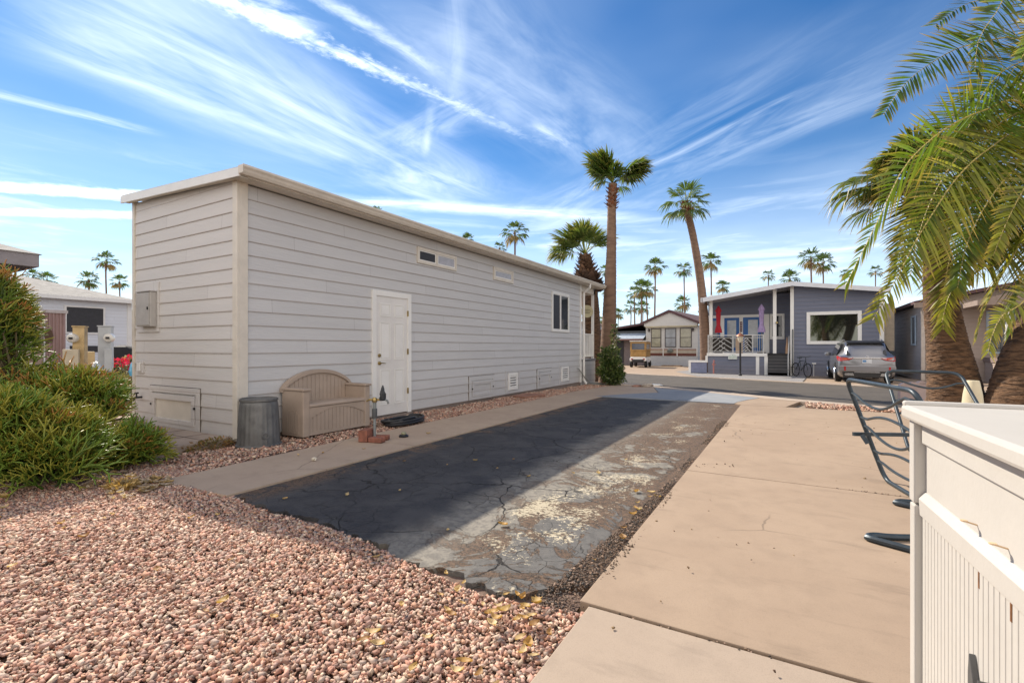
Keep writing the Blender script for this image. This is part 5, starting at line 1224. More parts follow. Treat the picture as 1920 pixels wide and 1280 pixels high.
    for (x0, x1, gl) in ((-4.20, -3.62, (.10, .12)), (-3.40, -2.60, (.16, .16)), (-2.40, -1.33, (.30, .42))):
        do = B(MB().box(x0, x1, y-.09, y-.061, 1.15, 3.20), 'door', bd, bev=.004)
        gx0, gx1 = (x0+.16, x1-.16) if x1-x0 < .9 else (x0+.27, x1-.30)
        B(MB().box(gx0, gx1, y-.10, y-.091, 1.45, 3.05), 'door_glass', mat('door_glass', (.30, .33, .36), .08, spec=.8), do)
        if x1-x0 > .9: B(MB().tube([(x1-.08, y-.13, 2.10), (x1-.18, y-.13, 2.10)], .015, 8).box(x1-.10, x1-.06, y-.11, y-.09, 2.05, 2.3), 'door_handle', M_metal, do)
    pl = MB()
    B(MB().box(-2.56, -2.44, y-.075, y-.061, 2.36, 2.96), 'number_board', mat('board_maroon', (.12, .04, .05), .7))
    for k in range(4): pl.box(-2.53, -2.47, y-.08, y-.0755, 2.42+k*.135, 2.50+k*.135)
    B(pl, 'number_plate', mat('plate_pale', (.45, .40, .40), .6))
    B(MB().lathe([(0, 0), (.10, .02), (.12, .12), (.09, .26), (.05, .40), (0, .42)], c=(-4.18, y-.14, 2.15), n=10), 'yellow_bag', mat('yellow_bag', (.75, .50, .02), .6))
    # small window beside the stairs, hanging bell
    f = MB(); frame4(f, 'y', RB-.0, -1.02, -.30, 1.92, 3.36, .12, .05, .16); wo = B(f, 'window', M_white); B(MB().box(-.9, -.42, RB-.03, RB-.01, 2.05, 3.28), 'pane', M_glass, wo)
    B(MB().lathe([(0, .0), (.07, .0), (.05, .07), (.02, .10), (0, .11)], c=(-.62, -.10, 2.72), n=10), 'bell', M_brass)
    # picture window
    f = MB(); frame4(f, 'y', -.0, .71, 3.0, 1.62, 3.26, .16, .06); wo = B(f, 'window', M_white, bev=.005)
    B(MB().box(.86, 2.85, -.035, -.02, 1.77, 3.11), 'pane', mat('mirror_glass', (.14, .15, .13), .03, metal=.9, var=0), wo)
    B(MB().box(3.95, 4.35, .6, 2.4, 1.3, 3.6), 'side_cabinet', mat('cabinet_cream', (.52, .44, .34), .6))
    # conduit and box on the wall right of the stairs
    B(MB().tube([(.10, -.10, 0), (.10, -.10, 2.4)], .03, 8).tube([(.02, -.12, .45), (.2, -.12, .45)], .02, 6), 'conduit', M_metal, smooth=True)
    B(MB().box(.95, 1.12, -.09, -.02, .62, .68).tube([(1.02, -.05, .0), (1.02, -.05, .62)], .015, 6), 'outlet_box', M_white)
    B(MB().lathe([(0, 0), (.08, 0), (.07, .3), (.03, .62), (.015, .85), (0, .86)], c=(-.16, .12, 1.14), n=10), 'folded_umbrella', mat('tan_canvas', (.40, .25, .15), .9))
    sg = MB().box(-2.95, -2.50, -.16, -.14, .82, 1.02).prism([(-2.95, 1.02), (-2.50, 1.02), (-2.60, 1.06), (-2.72, 1.12), (-2.85, 1.06)], -.16, -.14, 'y'); so2 = B(sg, 'hanging_sign', mat('sign_white', (.70, .74, .70), .5))
    mk = MB(); rg = random.Random(3)
    for r_ in range(3):
        x = -2.90
        while x < -2.56: wd = rg.uniform(.03, .07); mk.box(x, x+wd, -.165, -.161, .97-r_*.05, .985-r_*.05); x += wd+.015
    mk.box(-2.74, -2.70, -.165, -.161, 1.03, 1.06); B(mk, 'sign_lettering', mat('sign_green', (.08, .25, .16), .6), so2)
blue_house()
def umbrella(x, y, label, col, name):
    q = Matrix.Translation((.1, 28.8, 0)) @ Matrix.Rotation(R(HA), 4, 'Z') @ Vector((x, y, 0))
    t = thing('patio_umbrella', (q.x, q.y, .865), label, 'umbrella', 'closed patio umbrellas on the porch')
    MB().tube([(0, 0, 0), (0, 0, 2.60)], .022, 8).build('pole', M_metal, t, smooth=True)
    MB().lathe([(0, 0), (.22, 0), (.22, .05), (.04, .08), (.03, .25), (0, .25)], n=16).build('base', M_dark, t, smooth=True)
    pr = [(0.02, 1.16), (.17, 1.14), (.155, 1.30), (.12, 1.45), (.085, 1.60), (.10, 1.9), (.11, 2.12), (.10, 2.28), (.15, 2.36), (.11, 2.48), (.05, 2.60), (.02, 2.66), (0, 2.66)]
    MB().lathe(pr, n=32, wob=lambda th, i: 1+.16*math.sin(8*th+i*.25)).build('canopy', mat(name, col, .85, var=.12, vs=8), t, smooth=True)
umbrella(-3.52, .45, 'closed red patio umbrella at the left end of the blue house porch', (.42, .015, .03), 'red_canvas')
umbrella(-1.36, .45, 'closed lilac patio umbrella at the right end of the blue house porch', (.42, .32, .55), 'lilac_canvas')
def lamp():
    q = P(1388, 704, 24.6); t = thing('lamp_post', (q.x, q.y, -.27), 'dark lamp post with copper topped lantern in front of the blue house porch', 'lamp post')
    MB().tube([(0, 0, 0), (0, 0, 1.72)], .045, 10).lathe([(0, 0), (.08, 0), (.08, .05), (.05, .10), (0, .1)], n=12).build('post', M_dark, t, smooth=True)
    l = MB().lathe([(0, 1.70), (.05, 1.70), (.12, 1.84), (.15, 2.02), (.0, 2.02)], n=6).build('lantern', mat('lantern_glass', (.62, .55, .42), .3), t)
    MB().lathe([(0, 2.02), (.20, 2.02), (.17, 2.07), (.08, 2.15), (.03, 2.17), (.03, 2.21), (0, 2.22)], n=12).build('lantern_cap', mat('copper', (.30, .13, .08), .5, metal=.5), t, smooth=True)
    w = P(1338, 698, 26.2); t = thing('water_standpipe', (w.x, w.y, -.25), 'thin reddish standpipe in front of the blue planter wall', 'water pipe')
    MB().tube([(0, 0, 0), (0, 0, .62)], .035, 8).tube([(-.08, 0, .5), (.10, 0, .5)], .03, 8).tube([(0, 0, .6), (.05, 0, .72)], .03, 8).build('pipe', mat('red_pipe', (.42, .16, .13), .6), t, smooth=True)
    MB().lathe([(0, 0), (.05, 0), (.05, .03), (0, .04)], c=(0, 0, .70), n=8).build('valve', mat('red_pipe', (.42, .16, .13), .6), t)
lamp()
def bicycle():
    q = P(1503, 704, 23.9); t = thing('bicycle', (q.x, q.y, -.27), 'black bicycle leaning by the blue wall next to the parked grey car', 'bicycle', rz=R(-62))
    fm = mat('bike_black', (.02, .03, .035), .4); ty = mat('tyre_rubber', (.015, .015, .016), .8)
    for x in (-.52, .52):
        w = MB(); pts = [(x+.33*math.cos(a*math.pi/14), 0, .34+.33*math.sin(a*math.pi/14)) for a in range(29)]
        w.tube(pts, .022, 8, cap=False); wo = w.build('wheel', ty, t, smooth=True)
        s = MB()
        for a in range(12): s.tube([(x, 0, .34), (x+.31*math.cos(a*math.pi/6), 0, .34+.31*math.sin(a*math.pi/6))], .003, 4)
        s.build('spokes', M_metal, wo)
    MB().tube([(-.52, 0, .34), (-.15, 0, .78), (.35, 0, .80), (0, 0, .30), (-.15, 0, .78)], .018, 8).tube([(-.52, 0, .34), (0, 0, .30)], .012, 6).tube([(.35, 0, .95), (.35, 0, .80), (.52, 0, .34)], .018, 8).tube([(-.15, 0, .78), (-.18, 0, .92)], .014, 6).build('frame', fm, t, smooth=True)
    MB().tube([(.28, -.28, 1.02), (.36, 0, .97), (.28, .28, 1.02)], .014, 6).build('handlebar', fm, t, smooth=True)
    MB().box(-.32, -.06, -.07, .07, .92, .97).build('saddle', fm, t, bev=.02); MB().tube([(0, -.1, .22), (0, -.1, .30), (0, .1, .30), (0, .1, .38)], .012, 6).build('crank', M_metal, t)
bicycle()

def suv():
    x0, y0 = 2.69, 23.42
    t = thing('parked_car', (x0, y0, -.235), 'grey metallic crossover car parked nose in beside the blue house, seen from behind', 'car', rz=R(1.5))
    paint = mat('grey_car_paint', (.235, .235, .25), .30, metal=.7, var=.02, coat=.8); blk = mat('black_trim', (.015, .015, .017), .45); gls = mat('car_glass', (.01, .012, .014), .04, spec=.9)
    chrome = mat('chrome', (.65, .65, .66), .12, metal=1., var=0)
    # loft: stations along y, outline half sections (x, z)
    def sec(y, zb, wl, zbelt, wb, ztop, wt):
        return [(0, zb), (wl*.86, zb), (wl*.97, zb+.10), (wl, zb+.30), (wl*.995, zbelt-.16), (wb, zbelt), (wb*.97+wt*.03, zbelt+.02), (wt*1.04, zbelt+(ztop-zbelt)*.55 if ztop-zbelt > .2 else zbelt+.03), (wt, ztop-.05 if ztop-zbelt > .2 else zbelt+.04), (wt*.72, ztop), (0, ztop+.012)]
    ST = [(-.00, .46, .80, .98, .80, 1.00, .60), (.05, .30, .90, 1.03, .86, 1.06, .62), (.16, .24, .935, 1.06, .90, 1.22, .64), (.34, .22, .945, 1.07, .91, 1.46, .66), (.55, .20, .948, 1.07, .92, 1.62, .66), (.95, .20, .948, 1.06, .925, 1.69, .67), (1.7, .20, .948, 1.04, .925, 1.71, .68), (2.5, .20, .948, 1.02, .925, 1.70, .67), (3.0, .20, .948, 1.00, .92, 1.58, .64), (3.5, .20, .945, .98, .90, 1.22, .66), (3.8, .20, .94, .96, .88, 1.03, .70), (4.3, .22, .92, .90, .84, .93, .66), (4.7, .28, .86, .80, .76, .82, .56), (4.85, .40, .70, .66, .60, .68, .40)]
    rows = []
    for (y, zb, wl, zbelt, wb, zt, wt) in ST:
        s = sec(y, zb, wl, zbelt, wb, zt, wt); rows.append([(-a, y, b) for a, b in s[::-1]]+[(a, y, b) for a, b in s[1:]])
    g = MB().grid(rows); n = len(rows[0]); g.f.append(tuple(range(n))); g.f.append(tuple(range((len(rows)-1)*n, len(rows)*n))[::-1])
    bo = g.build('body', paint, t, smooth=True)
    # rear glass, sitting a hair proud of the tailgate
    MB().add([(-.66, .115, 1.12), (.66, .115, 1.12), (.60, .47, 1.555), (-.60, .47, 1.555), (-.66, .16, 1.11), (.66, .16, 1.11), (.60, .52, 1.54), (-.60, .52, 1.54)], [(0, 1, 2, 3), (0, 4, 5, 1), (1, 5, 6, 2), (2, 6, 7, 3), (3, 7, 4, 0)]).build('rear_window', gls, t)
    MB().prism([(.42, 1.585), (.62, 1.66), (.62, 1.70), (.44, 1.665), (.36, 1.60)], -.62, .62, 'x').build('roof_spoiler', blk, t, bev=.01)
    for s in (-1, 1):
        sw = MB().add([(s*.915, .75, 1.10), (s*.905, 2.0, 1.09), (s*.90, 3.25, 1.06), (s*.72, 2.75, 1.56), (s*.745, 2.0, 1.62), (s*.735, 1.0, 1.585)], [(0, 1, 2, 3, 4, 5)]); 
        sw.v = [(v[0]+s*.012, v[1], v[2]) for v in sw.v]; sw.build('side_window', gls, t)
        MB().tube([(s*.62, .85, 1.69), (s*.63, 1.0, 1.745), (s*.63, 2.4, 1.75), (s*.62, 2.55, 1.70)], .018, 6).build('roof_rail', chrome, t, smooth=True)
        m = MB().lathe([(0, -.09), (.10, -.07), (.13, 0), (.10, .07), (0, .09)], n=14).xf(Matrix.Translation((s*1.04, 2.95, 1.12)) @ Matrix.Diagonal((1, .55, 1, 1))); m.build('mirror', paint, t, smooth=True)
        # tail lights wrap the corner
        tl = MB().add([(s*.42, -.015, 1.00), (s*.86, .02, 1.035), (s*.925, .20, 1.07), (s*.95, .42, 1.09), (s*.955, .40, .99), (s*.935, .18, .90), (s*.87, .01, .87), (s*.60, -.02, .91)], [(0, 1, 2, 6, 7), (2, 3, 4, 5, 6)])
        tl.v = [(v[0]*1.006, v[1]-.018, v[2]) for v in tl.v]; lo = tl.build('tail_light', mat('red_lens', (.42, .01, .012), .15, spec=.8), t)
        MB().add([(s*.64, -.045, .945), (s*.80, -.02, .965), (s*.80, -.02, .985), (s*.64, -.045, .975)], [(0, 1, 2, 3)]).build('lens_strip', mat('amber_lens', (.8, .18, .03), .2), lo)
        MB().box(s*.72-.03, s*.72+.03, -.055, .01, .50, .66).build('reflector', mat('red_lens', (.42, .01, .012), .15, spec=.8), t)
        for (yy, nm) in ((.98, 'wheel'), (3.78, 'wheel')):
            w = MB().lathe([(.0, -.02), (.20, -.02), (.24, .0), (.245, .02), (.345, .02), (.365, .05), (.365, .20), (.34, .235), (0, .235)], n=36).xf(Matrix.Translation((s*.965, yy, .365)) @ Matrix.Rotation(-s*R(90), 4, 'Y')); wo = w.build(nm, mat('tyre_rubber', (.015, .015, .016), .8), t, smooth=True)
            r = MB()
            for k in range(10):
                a = k*math.pi/5; r.tube([(s*.985, yy, .365), (s*.985, yy+.235*math.cos(a), .365+.235*math.sin(a))], [.03, .018], 5)
            r.tube([(s*.98, yy+.245*math.cos(k*math.pi/16), .365+.245*math.sin(k*math.pi/16)) for k in range(33)], .014, 6, cap=False); r.build('rim', chrome, wo, smooth=True)
            MB().lathe([(0, 0), (.40, 0), (.41, .01), (.0, .012)], n=32).xf(Matrix.Translation((s*.946, yy, .40)) @ Matrix.Rotation(s*R(90), 4, 'Y')).build('wheel_arch', blk, t)
        MB().lathe([(0, 0), (.06, 0), (.06, .03), (0, .03)], n=4)
        MB().prism([(s*.42, .30), (s*.70, .30), (s*.74, .35), (s*.70, .40), (s*.46, .40)], -.045, .03, 'y').build('exhaust', chrome, t)
    MB().prism([(-.78, .24), (.78, .24), (.80, .44), (.42, .46), (.36, .40), (-.36, .40), (-.42, .46), (-.80, .44)], -.03, .05, 'y').build('lower_bumper', blk, t)
    MB().prism([(-.93, .46), (.93, .46), (.92, .70), (-.92, .70)], -.025, .16, 'y').build('bumper', paint, t, bev=.03)
    MB().box(-.62, .62, -.03, .04, .975, 1.005).build('chrome_strip', chrome, t, bev=.004)
    MB().box(-.42, .42, -.040, .02, .425, .445).build('chrome_strip', chrome, t)
    pl = MB().box(-.16, .16, -.022, -.006, .80, .95).build('number_plate', mat('plate_silver', (.62, .66, .70), .4), t); MB().box(-.14, -.02, -.026, -.0225, .84, .92).build('plate_mark', mat('plate_blue', (.1, .25, .5), .4), pl)
    MB().tube([(.055*math.cos(a*math.pi/10), -.025, 1.045+.04*math.sin(a*math.pi/10)) for a in range(21)], .006, 5, cap=False).tube([(-.02, -.025, 1.07), (-.01, -.025, 1.03), (.045, -.025, 1.03)], .006, 5).build('emblem', chrome, t)
suv()

def white_trailer():
    bx, by = -8.5, 38.5
    h = thing('white_trailer', (bx, by, -.28), 'white gabled mobile home with three windows and brown stripes across the street', 'house', rz=R(-5.7))
    wm = siding_mat('white_siding', (.56, .55, .52), (.53, .52, .50), .15, axis=0); B = lambda mb, n, m, p=h, **k: mb.build(n, m, p, **k)
    L, Rr, D = -1.38, 2.62, 12; zt = 3.12
    w = MB(); siding_wall(w, (L, 0), (Rr, 0), .78, zt, (0, -1), .15, .012); w.box(L, Rr, .03, D, .75, zt); w.prism([(L-.05, zt), (Rr+.05, zt), (Rr+.05, zt+.26), (.57, 4.14), (L-.05, zt+.26)], -.28, -.02, 'y'); B(w, 'wall', wm)
    w = MB(); siding_wall(w, (Rr+.01, 0), (Rr+.01, D), .78, zt, (1, 0), .15, .012); B(w, 'side_wall', wm)
    B(MB().box(L, Rr+.01, -.0, .04, .0, .78).box(Rr-.03, Rr+.01, .04, D, 0, .78), 'skirting', mat('skirt_white', (.50, .51, .52), .7, var=.08, stretch=(8, 8, .3)))
    rf = mat('brown_shingle', (.13, .07, .075), .9, var=.25, vs=20, bump=.5)
    B(MB().prism([(L-.35, zt+.10), (.57, 4.16), (Rr+.35, zt+.02), (Rr+.35, zt+.20), (.57, 4.36), (L-.35, zt+.28)], -.42, D, 'y'), 'roof', rf)
    B(MB().box(L+.05, Rr-.02, -.29, -.0, zt-.10, zt-.003), 'soffit', mat('soffit_yellow', (.48, .42, .28), .8))
    dk = mat('brown_frame', (.06, .045, .045), .5)
    for (a, b, m) in ((-.95, -.14, 'pane_cream'), (.15, 1.02, 'pane_grey'), (1.30, 2.18, 'pane_cream')):
        f = MB(); frame4(f, 'y', 0, a, b, 1.46, 2.94, .05, .05); f.box(a, b, -.05, 0, 2.19, 2.23); wo = B(f, 'window', dk)
        B(MB().box(a+.05, b-.05, -.03, -.01, 1.51, 2.89), 'pane', mat(m, (.40, .38, .28) if m == 'pane_cream' else (.34, .36, .38), .12, var=.15, vs=2, spec=.8), wo)
    f = MB(); frame4(f, 'x', Rr+.02, 1.2, 2.6, 1.85, 2.95, .05, .05); wo = B(f, 'window', dk); B(MB().box(Rr+.02, Rr+.04, 1.25, 2.55, 1.9, 2.9), 'pane', mat('pane_grey', (.34, .36, .38), .12), wo)
    br = mat('stripe_brown', (.13, .035, .022), .6); B(MB().box(L+.03, Rr-.03, -.03, -.013, 1.26, 1.33), 'stripe', mat('stripe_tan', (.28, .11, .06), .6)); B(MB().box(L+.03, Rr-.03, -.03, -.013, .80, 1.0), 'stripe', br); B(MB().box(L+.03, Rr-.03, -.025, -.013, 1.0, 1.26), 'beige_band', mat('beige_band', (.44, .38, .30), .7))
    for x in (L+.02, .02, 1.10, Rr-.05): B(MB().box(x-.03, x+.03, -.06, -.03, .76, 1.40), 'batten', M_white)
    for x in (-1.10, 2.28): B(MB().lathe([(0, 0), (.05, .03), (.07, .15), (.10, .16), (.04, .26), (0, .28)], c=(x, -.10, 2.66), n=8), 'wall_lantern', dk)
    B(MB().lathe([(0, 0), (.18, .02), (.22, .14), (.12, .28), (0, .30)], c=(.58, -.14, 1.06), n=9, wob=lambda th, i: 1+.2*math.sin(4*th+i)), 'wreath', mat('wreath_grey', (.18, .20, .18), .9))
    B(MB().box(.2, 1.6, -1.0, -.35, .0, .10), 'step_slab', MATS['concrete_tan'])
    B(MB().tube([(2.2, 2.5, 4.0), (2.2, 2.5, 4.25)], .03, 6).lathe([(0, .0), (.2, .06), (.26, .16), (.2, .12), (0, .05)], c=(2.2, 2.5, 4.2), n=12), 'satellite_dish', mat('dish_grey', (.4, .42, .45), .6))
    # carport side at the left
    c = MB().prism([(-6.2, 2.70), (L-.3, 3.30), (L-.3, 3.45), (-6.2, 2.86)], .3, D, 'y'); B(c, 'carport_roof', rf)
    B(MB().box(-6.0, L-.02, .6, D, .0, 2.68), 'carport_wall', mat('carport_mauve', (.20, .165, .165), .85)); B(MB().prism([(-6.0, 2.0), (L-.02, 2.0), (L-.02, 2.8), (-6.0, 2.8)], .45, .58, 'y'), 'clerestory', mat('clerestory_dark', (.045, .05, .06), .3))
    B(MB().prism([(-.5, 2.12), (.56, 2.62), (.56, 2.66), (-.5, 2.16)], -5.8, L-.04, 'x'), 'awning', mat('awning_blue', (.36, .42, .50), .5)); B(MB().box(-5.8, L-.04, -.52, -.49, 2.02, 2.14), 'awning_edge', mat('awning_edge', (.22, .12, .10), .7))
    for (a, b) in ((-4.5, -3.5), (-2.6, -1.5)): B(MB().box(a, b, .55, .6, 1.3 if a > -3 else .2, 2.1), 'dark_opening', M_dark)
white_trailer()
def golf_cart():
    q = P(1196, 687, 34.6); t = thing('golf_cart', (q.x, q.y, -.27), 'golf cart with tan canvas enclosure and white rear body by the white trailer', 'golf cart', rz=R(5))
    tan = mat('tan_canvas_cart', (.42, .25, .09), .85, var=.15, vs=4, bump=.3, bs=12); wh = M_white; ty = mat('tyre_rubber', (.015, .015, .016), .8)
    MB().prism([(-.58, .45), (.58, .45), (.60, .62), (.52, .76), (-.52, .76), (-.60, .62)], 0, .55, 'y').build('rear_body', wh, t, bev=.05)
    MB().prism([(-.56, .35), (.56, .35), (.56, .6), (-.56, .6)], .55, 2.3, 'y').build('chassis', wh, t, bev=.04)
    MB().box(-.42, .42, -.06, .0, .36, .58).build('bumper', M_dark, t, bev=.02)
    for s in (-1, 1):
        MB().box(s*.42-.07, s*.42+.07, -.02, .0, .56, .64).build('tail_light', mat('red_lens', (.42, .01, .012), .15), t)
        for y in (.30, 2.0): MB().lathe([(0, 0), (.13, 0), (.14, .02), (.22, .02), (.235, .05), (.235, .17), (.2, .19), (0, .19)], n=22).xf(Matrix.Translation((s*.62, y, .235)) @ Matrix.Rotation(-s*R(90), 4, 'Y')).build('wheel', ty, t, smooth=True)
    e = MB().box(-.56, .56, .10, 2.1, .76, 1.18).build('canvas_lower', tan, t, bev=.03)
    fr = MB(); frame4(fr, 'y', .10, -.56, .56, 1.18, 1.84, .11, .03); fr.build('canvas_rear', tan, t, bev=.01)
    MB().box(-.44, .44, .12, .15, 1.2, 1.76).build('rear_window', mat('vinyl_window', (.10, .115, .15), .15, spec=.8), t)
    for s in (-1, 1):
        f = MB(); frame4(f, 'x', s*.55, .13, 2.1, 1.18, 1.84, .14, .02); f.build('canvas_side', tan, t); MB().box(s*.53-.005, s*.53+.005, .26, 1.96, 1.25, 1.72).build('side_window', mat('vinyl_side', (.30, .28, .27), .25), t)
    MB().box(-.60, .60, .0, 2.2, 1.85, 1.93).build('roof', mat('cart_roof', (.60, .58, .54), .5), t, bev=.03)
golf_cart()

def tan_house():
    q = (5.15, 27.6); h = thing('taupe_house', (q[0], q[1], -.28), 'taupe siding house behind the two thick palm trunks at the right', 'house')
    B = lambda mb, n, m, p=h, **k: mb.build(n, m, p, **k); side = siding_mat('taupe_siding', (.48, .43, .41), (.44, .39, .37), .19, axis=1); fr = siding_mat('pinkish_siding', (.44, .35, .30), (.41, .33, .28), .19, axis=0)
    w = MB(); siding_wall(w, (0, 9), (0, 0), 0, 3.35, (-1, 0), .19, .02); w.box(.03, 9, .03, 9, 0, 3.3); B(w, 'side_wall', side)
    w = MB(); siding_wall(w, (0, 0), (9, 0), 0, 3.35, (0, -1), .19, .02); B(w, 'front_wall', fr)
    B(MB().box(-.03, .10, -.05, .12, 0, 3.35), 'corner_trim', mat('trim_pink', (.62, .54, .47), .6)); B(MB().tube([(.22, -.10, 3.2), (.22, -.10, .1)], .05, 6), 'downspout', mat('downspout_grey', (.45, .48, .52), .5))
    B(MB().prism([(-.35, 3.36), (4.4, 4.3), (9.2, 3.36), (9.2, 3.5), (4.4, 4.45), (-.35, 3.5)], -.5, 9.4, 'y'), 'roof', mat('brown_shingle', (.13, .07, .075), .9)); B(MB().prism([(0, 3.36), (9.0, 3.36), (4.4, 4.32)], -.04, .02, 'y'), 'gable_wall', fr); B(MB().box(-.36, 9.2, -.54, -.5, 3.2, 3.42), 'fascia', mat('fascia_brown', (.30, .23, .19), .7))
    for (a, b, z0, z1) in ((.62, 1.2, 1.1, 2.9), (2.1, 3.0, 1.2, 3.0)):
        f = MB(); frame4(f, 'y', 0, a, b, z0, z1, .08, .05); wo = B(f, 'window', mat('frame_blue', (.45, .55, .65), .5)); B(MB().box(a+.08, b-.08, -.03, -.01, z0+.08, z1-.08), 'pane', M_glass, wo)
    f = MB(); frame4(f, 'x', -.06, .9, 1.8, 1.55, 2.95, .08, .03); wo = B(f, 'window', mat('frame_blue', (.45, .55, .65), .5)); B(MB().box(-.05, -.03, .98, 1.72, 1.63, 2.87), 'pane', M_glass, wo)
    # raised deck with white railing
    B(MB().box(2.0, 7.5, -2.4, -.05, .85, 1.05), 'porch_deck', mat('deck_taupe', (.26, .19, .165), .8)); w = MB(); siding_wall(w, (2.05, -2.35), (7.45, -2.35), 0, .85, (0, -1), .19, .02); siding_wall(w, (2.05, -.1), (2.05, -2.35), 0, .85, (-1, 0), .19, .02); B(w, 'deck_skirt', fr)
    rl = MB().box(2.0, 7.5, -2.38, -2.34, 1.98, 2.03).box(2.0, 7.5, -2.38, -2.34, 1.12, 1.16).box(2.0, 7.5, -2.38, -2.34, 1.42, 1.45)
    for i in range(38): x = 2.02+i*.147; rl.box(x-.012, x+.012, -2.37, -2.35, 1.05, 2.0)
    B(rl, 'porch_railing', M_white)
    B(MB().box(1.2, 8.5, -2.5, -.2, 3.1, 3.3).prism([(1.2, 3.3), (8.5, 3.3), (4.85, 4.3)], -2.5, -.3, 'y'), 'porch_roof', mat('fascia_brown', (.30, .23, .19), .7))
    for x in (2.1, 4.7, 7.4): B(MB().box(x-.06, x+.06, -2.38, -2.26, 1.05, 3.1), 'porch_post', M_white)
    q2 = P(1867, 716, 17.6); s = thing('planter_box', (q2.x, q2.y, gz(q2.y)), 'small teal painted box with red heart near the taupe porch', 'planter'); MB().box(-.14, .14, -.10, .10, 0, .30).build('box', mat('teal_paint', (.22, .42, .38), .6), s, bev=.01)
    MB().prism([(0, .08), (.08, .18), (.05, .24), (0, .20), (-.05, .24), (-.08, .18)], -.105, -.101, 'y').build('heart', mat('heart_red', (.6, .03, .03), .5), s)
tan_house()
def low_wall():
    q = P(1722, 742, 10.9); t = thing('scalloped_sign', (q.x, q.y, gz(q.y)), 'low pink scalloped stone slab standing between the rack and the palm trunk', 'garden sign', rz=YAW+R(8))
    poly = [(-.50, 0), (.62, 0), (.62, .32)]
    for k in range(5):
        c = .50-k*.22
        for a in range(6): poly.append((c+.12*math.cos(a*math.pi/5), (.36+.02*(2-abs(k-2)))+.075*math.sin(a*math.pi/5)))
    poly.append((-.50, .34))
    MB().prism(poly, -.035, .035, 'y').build('slab', mat('pink_stone', (.62, .47, .43), .85, var=.06), t, bev=.008)
low_wall()

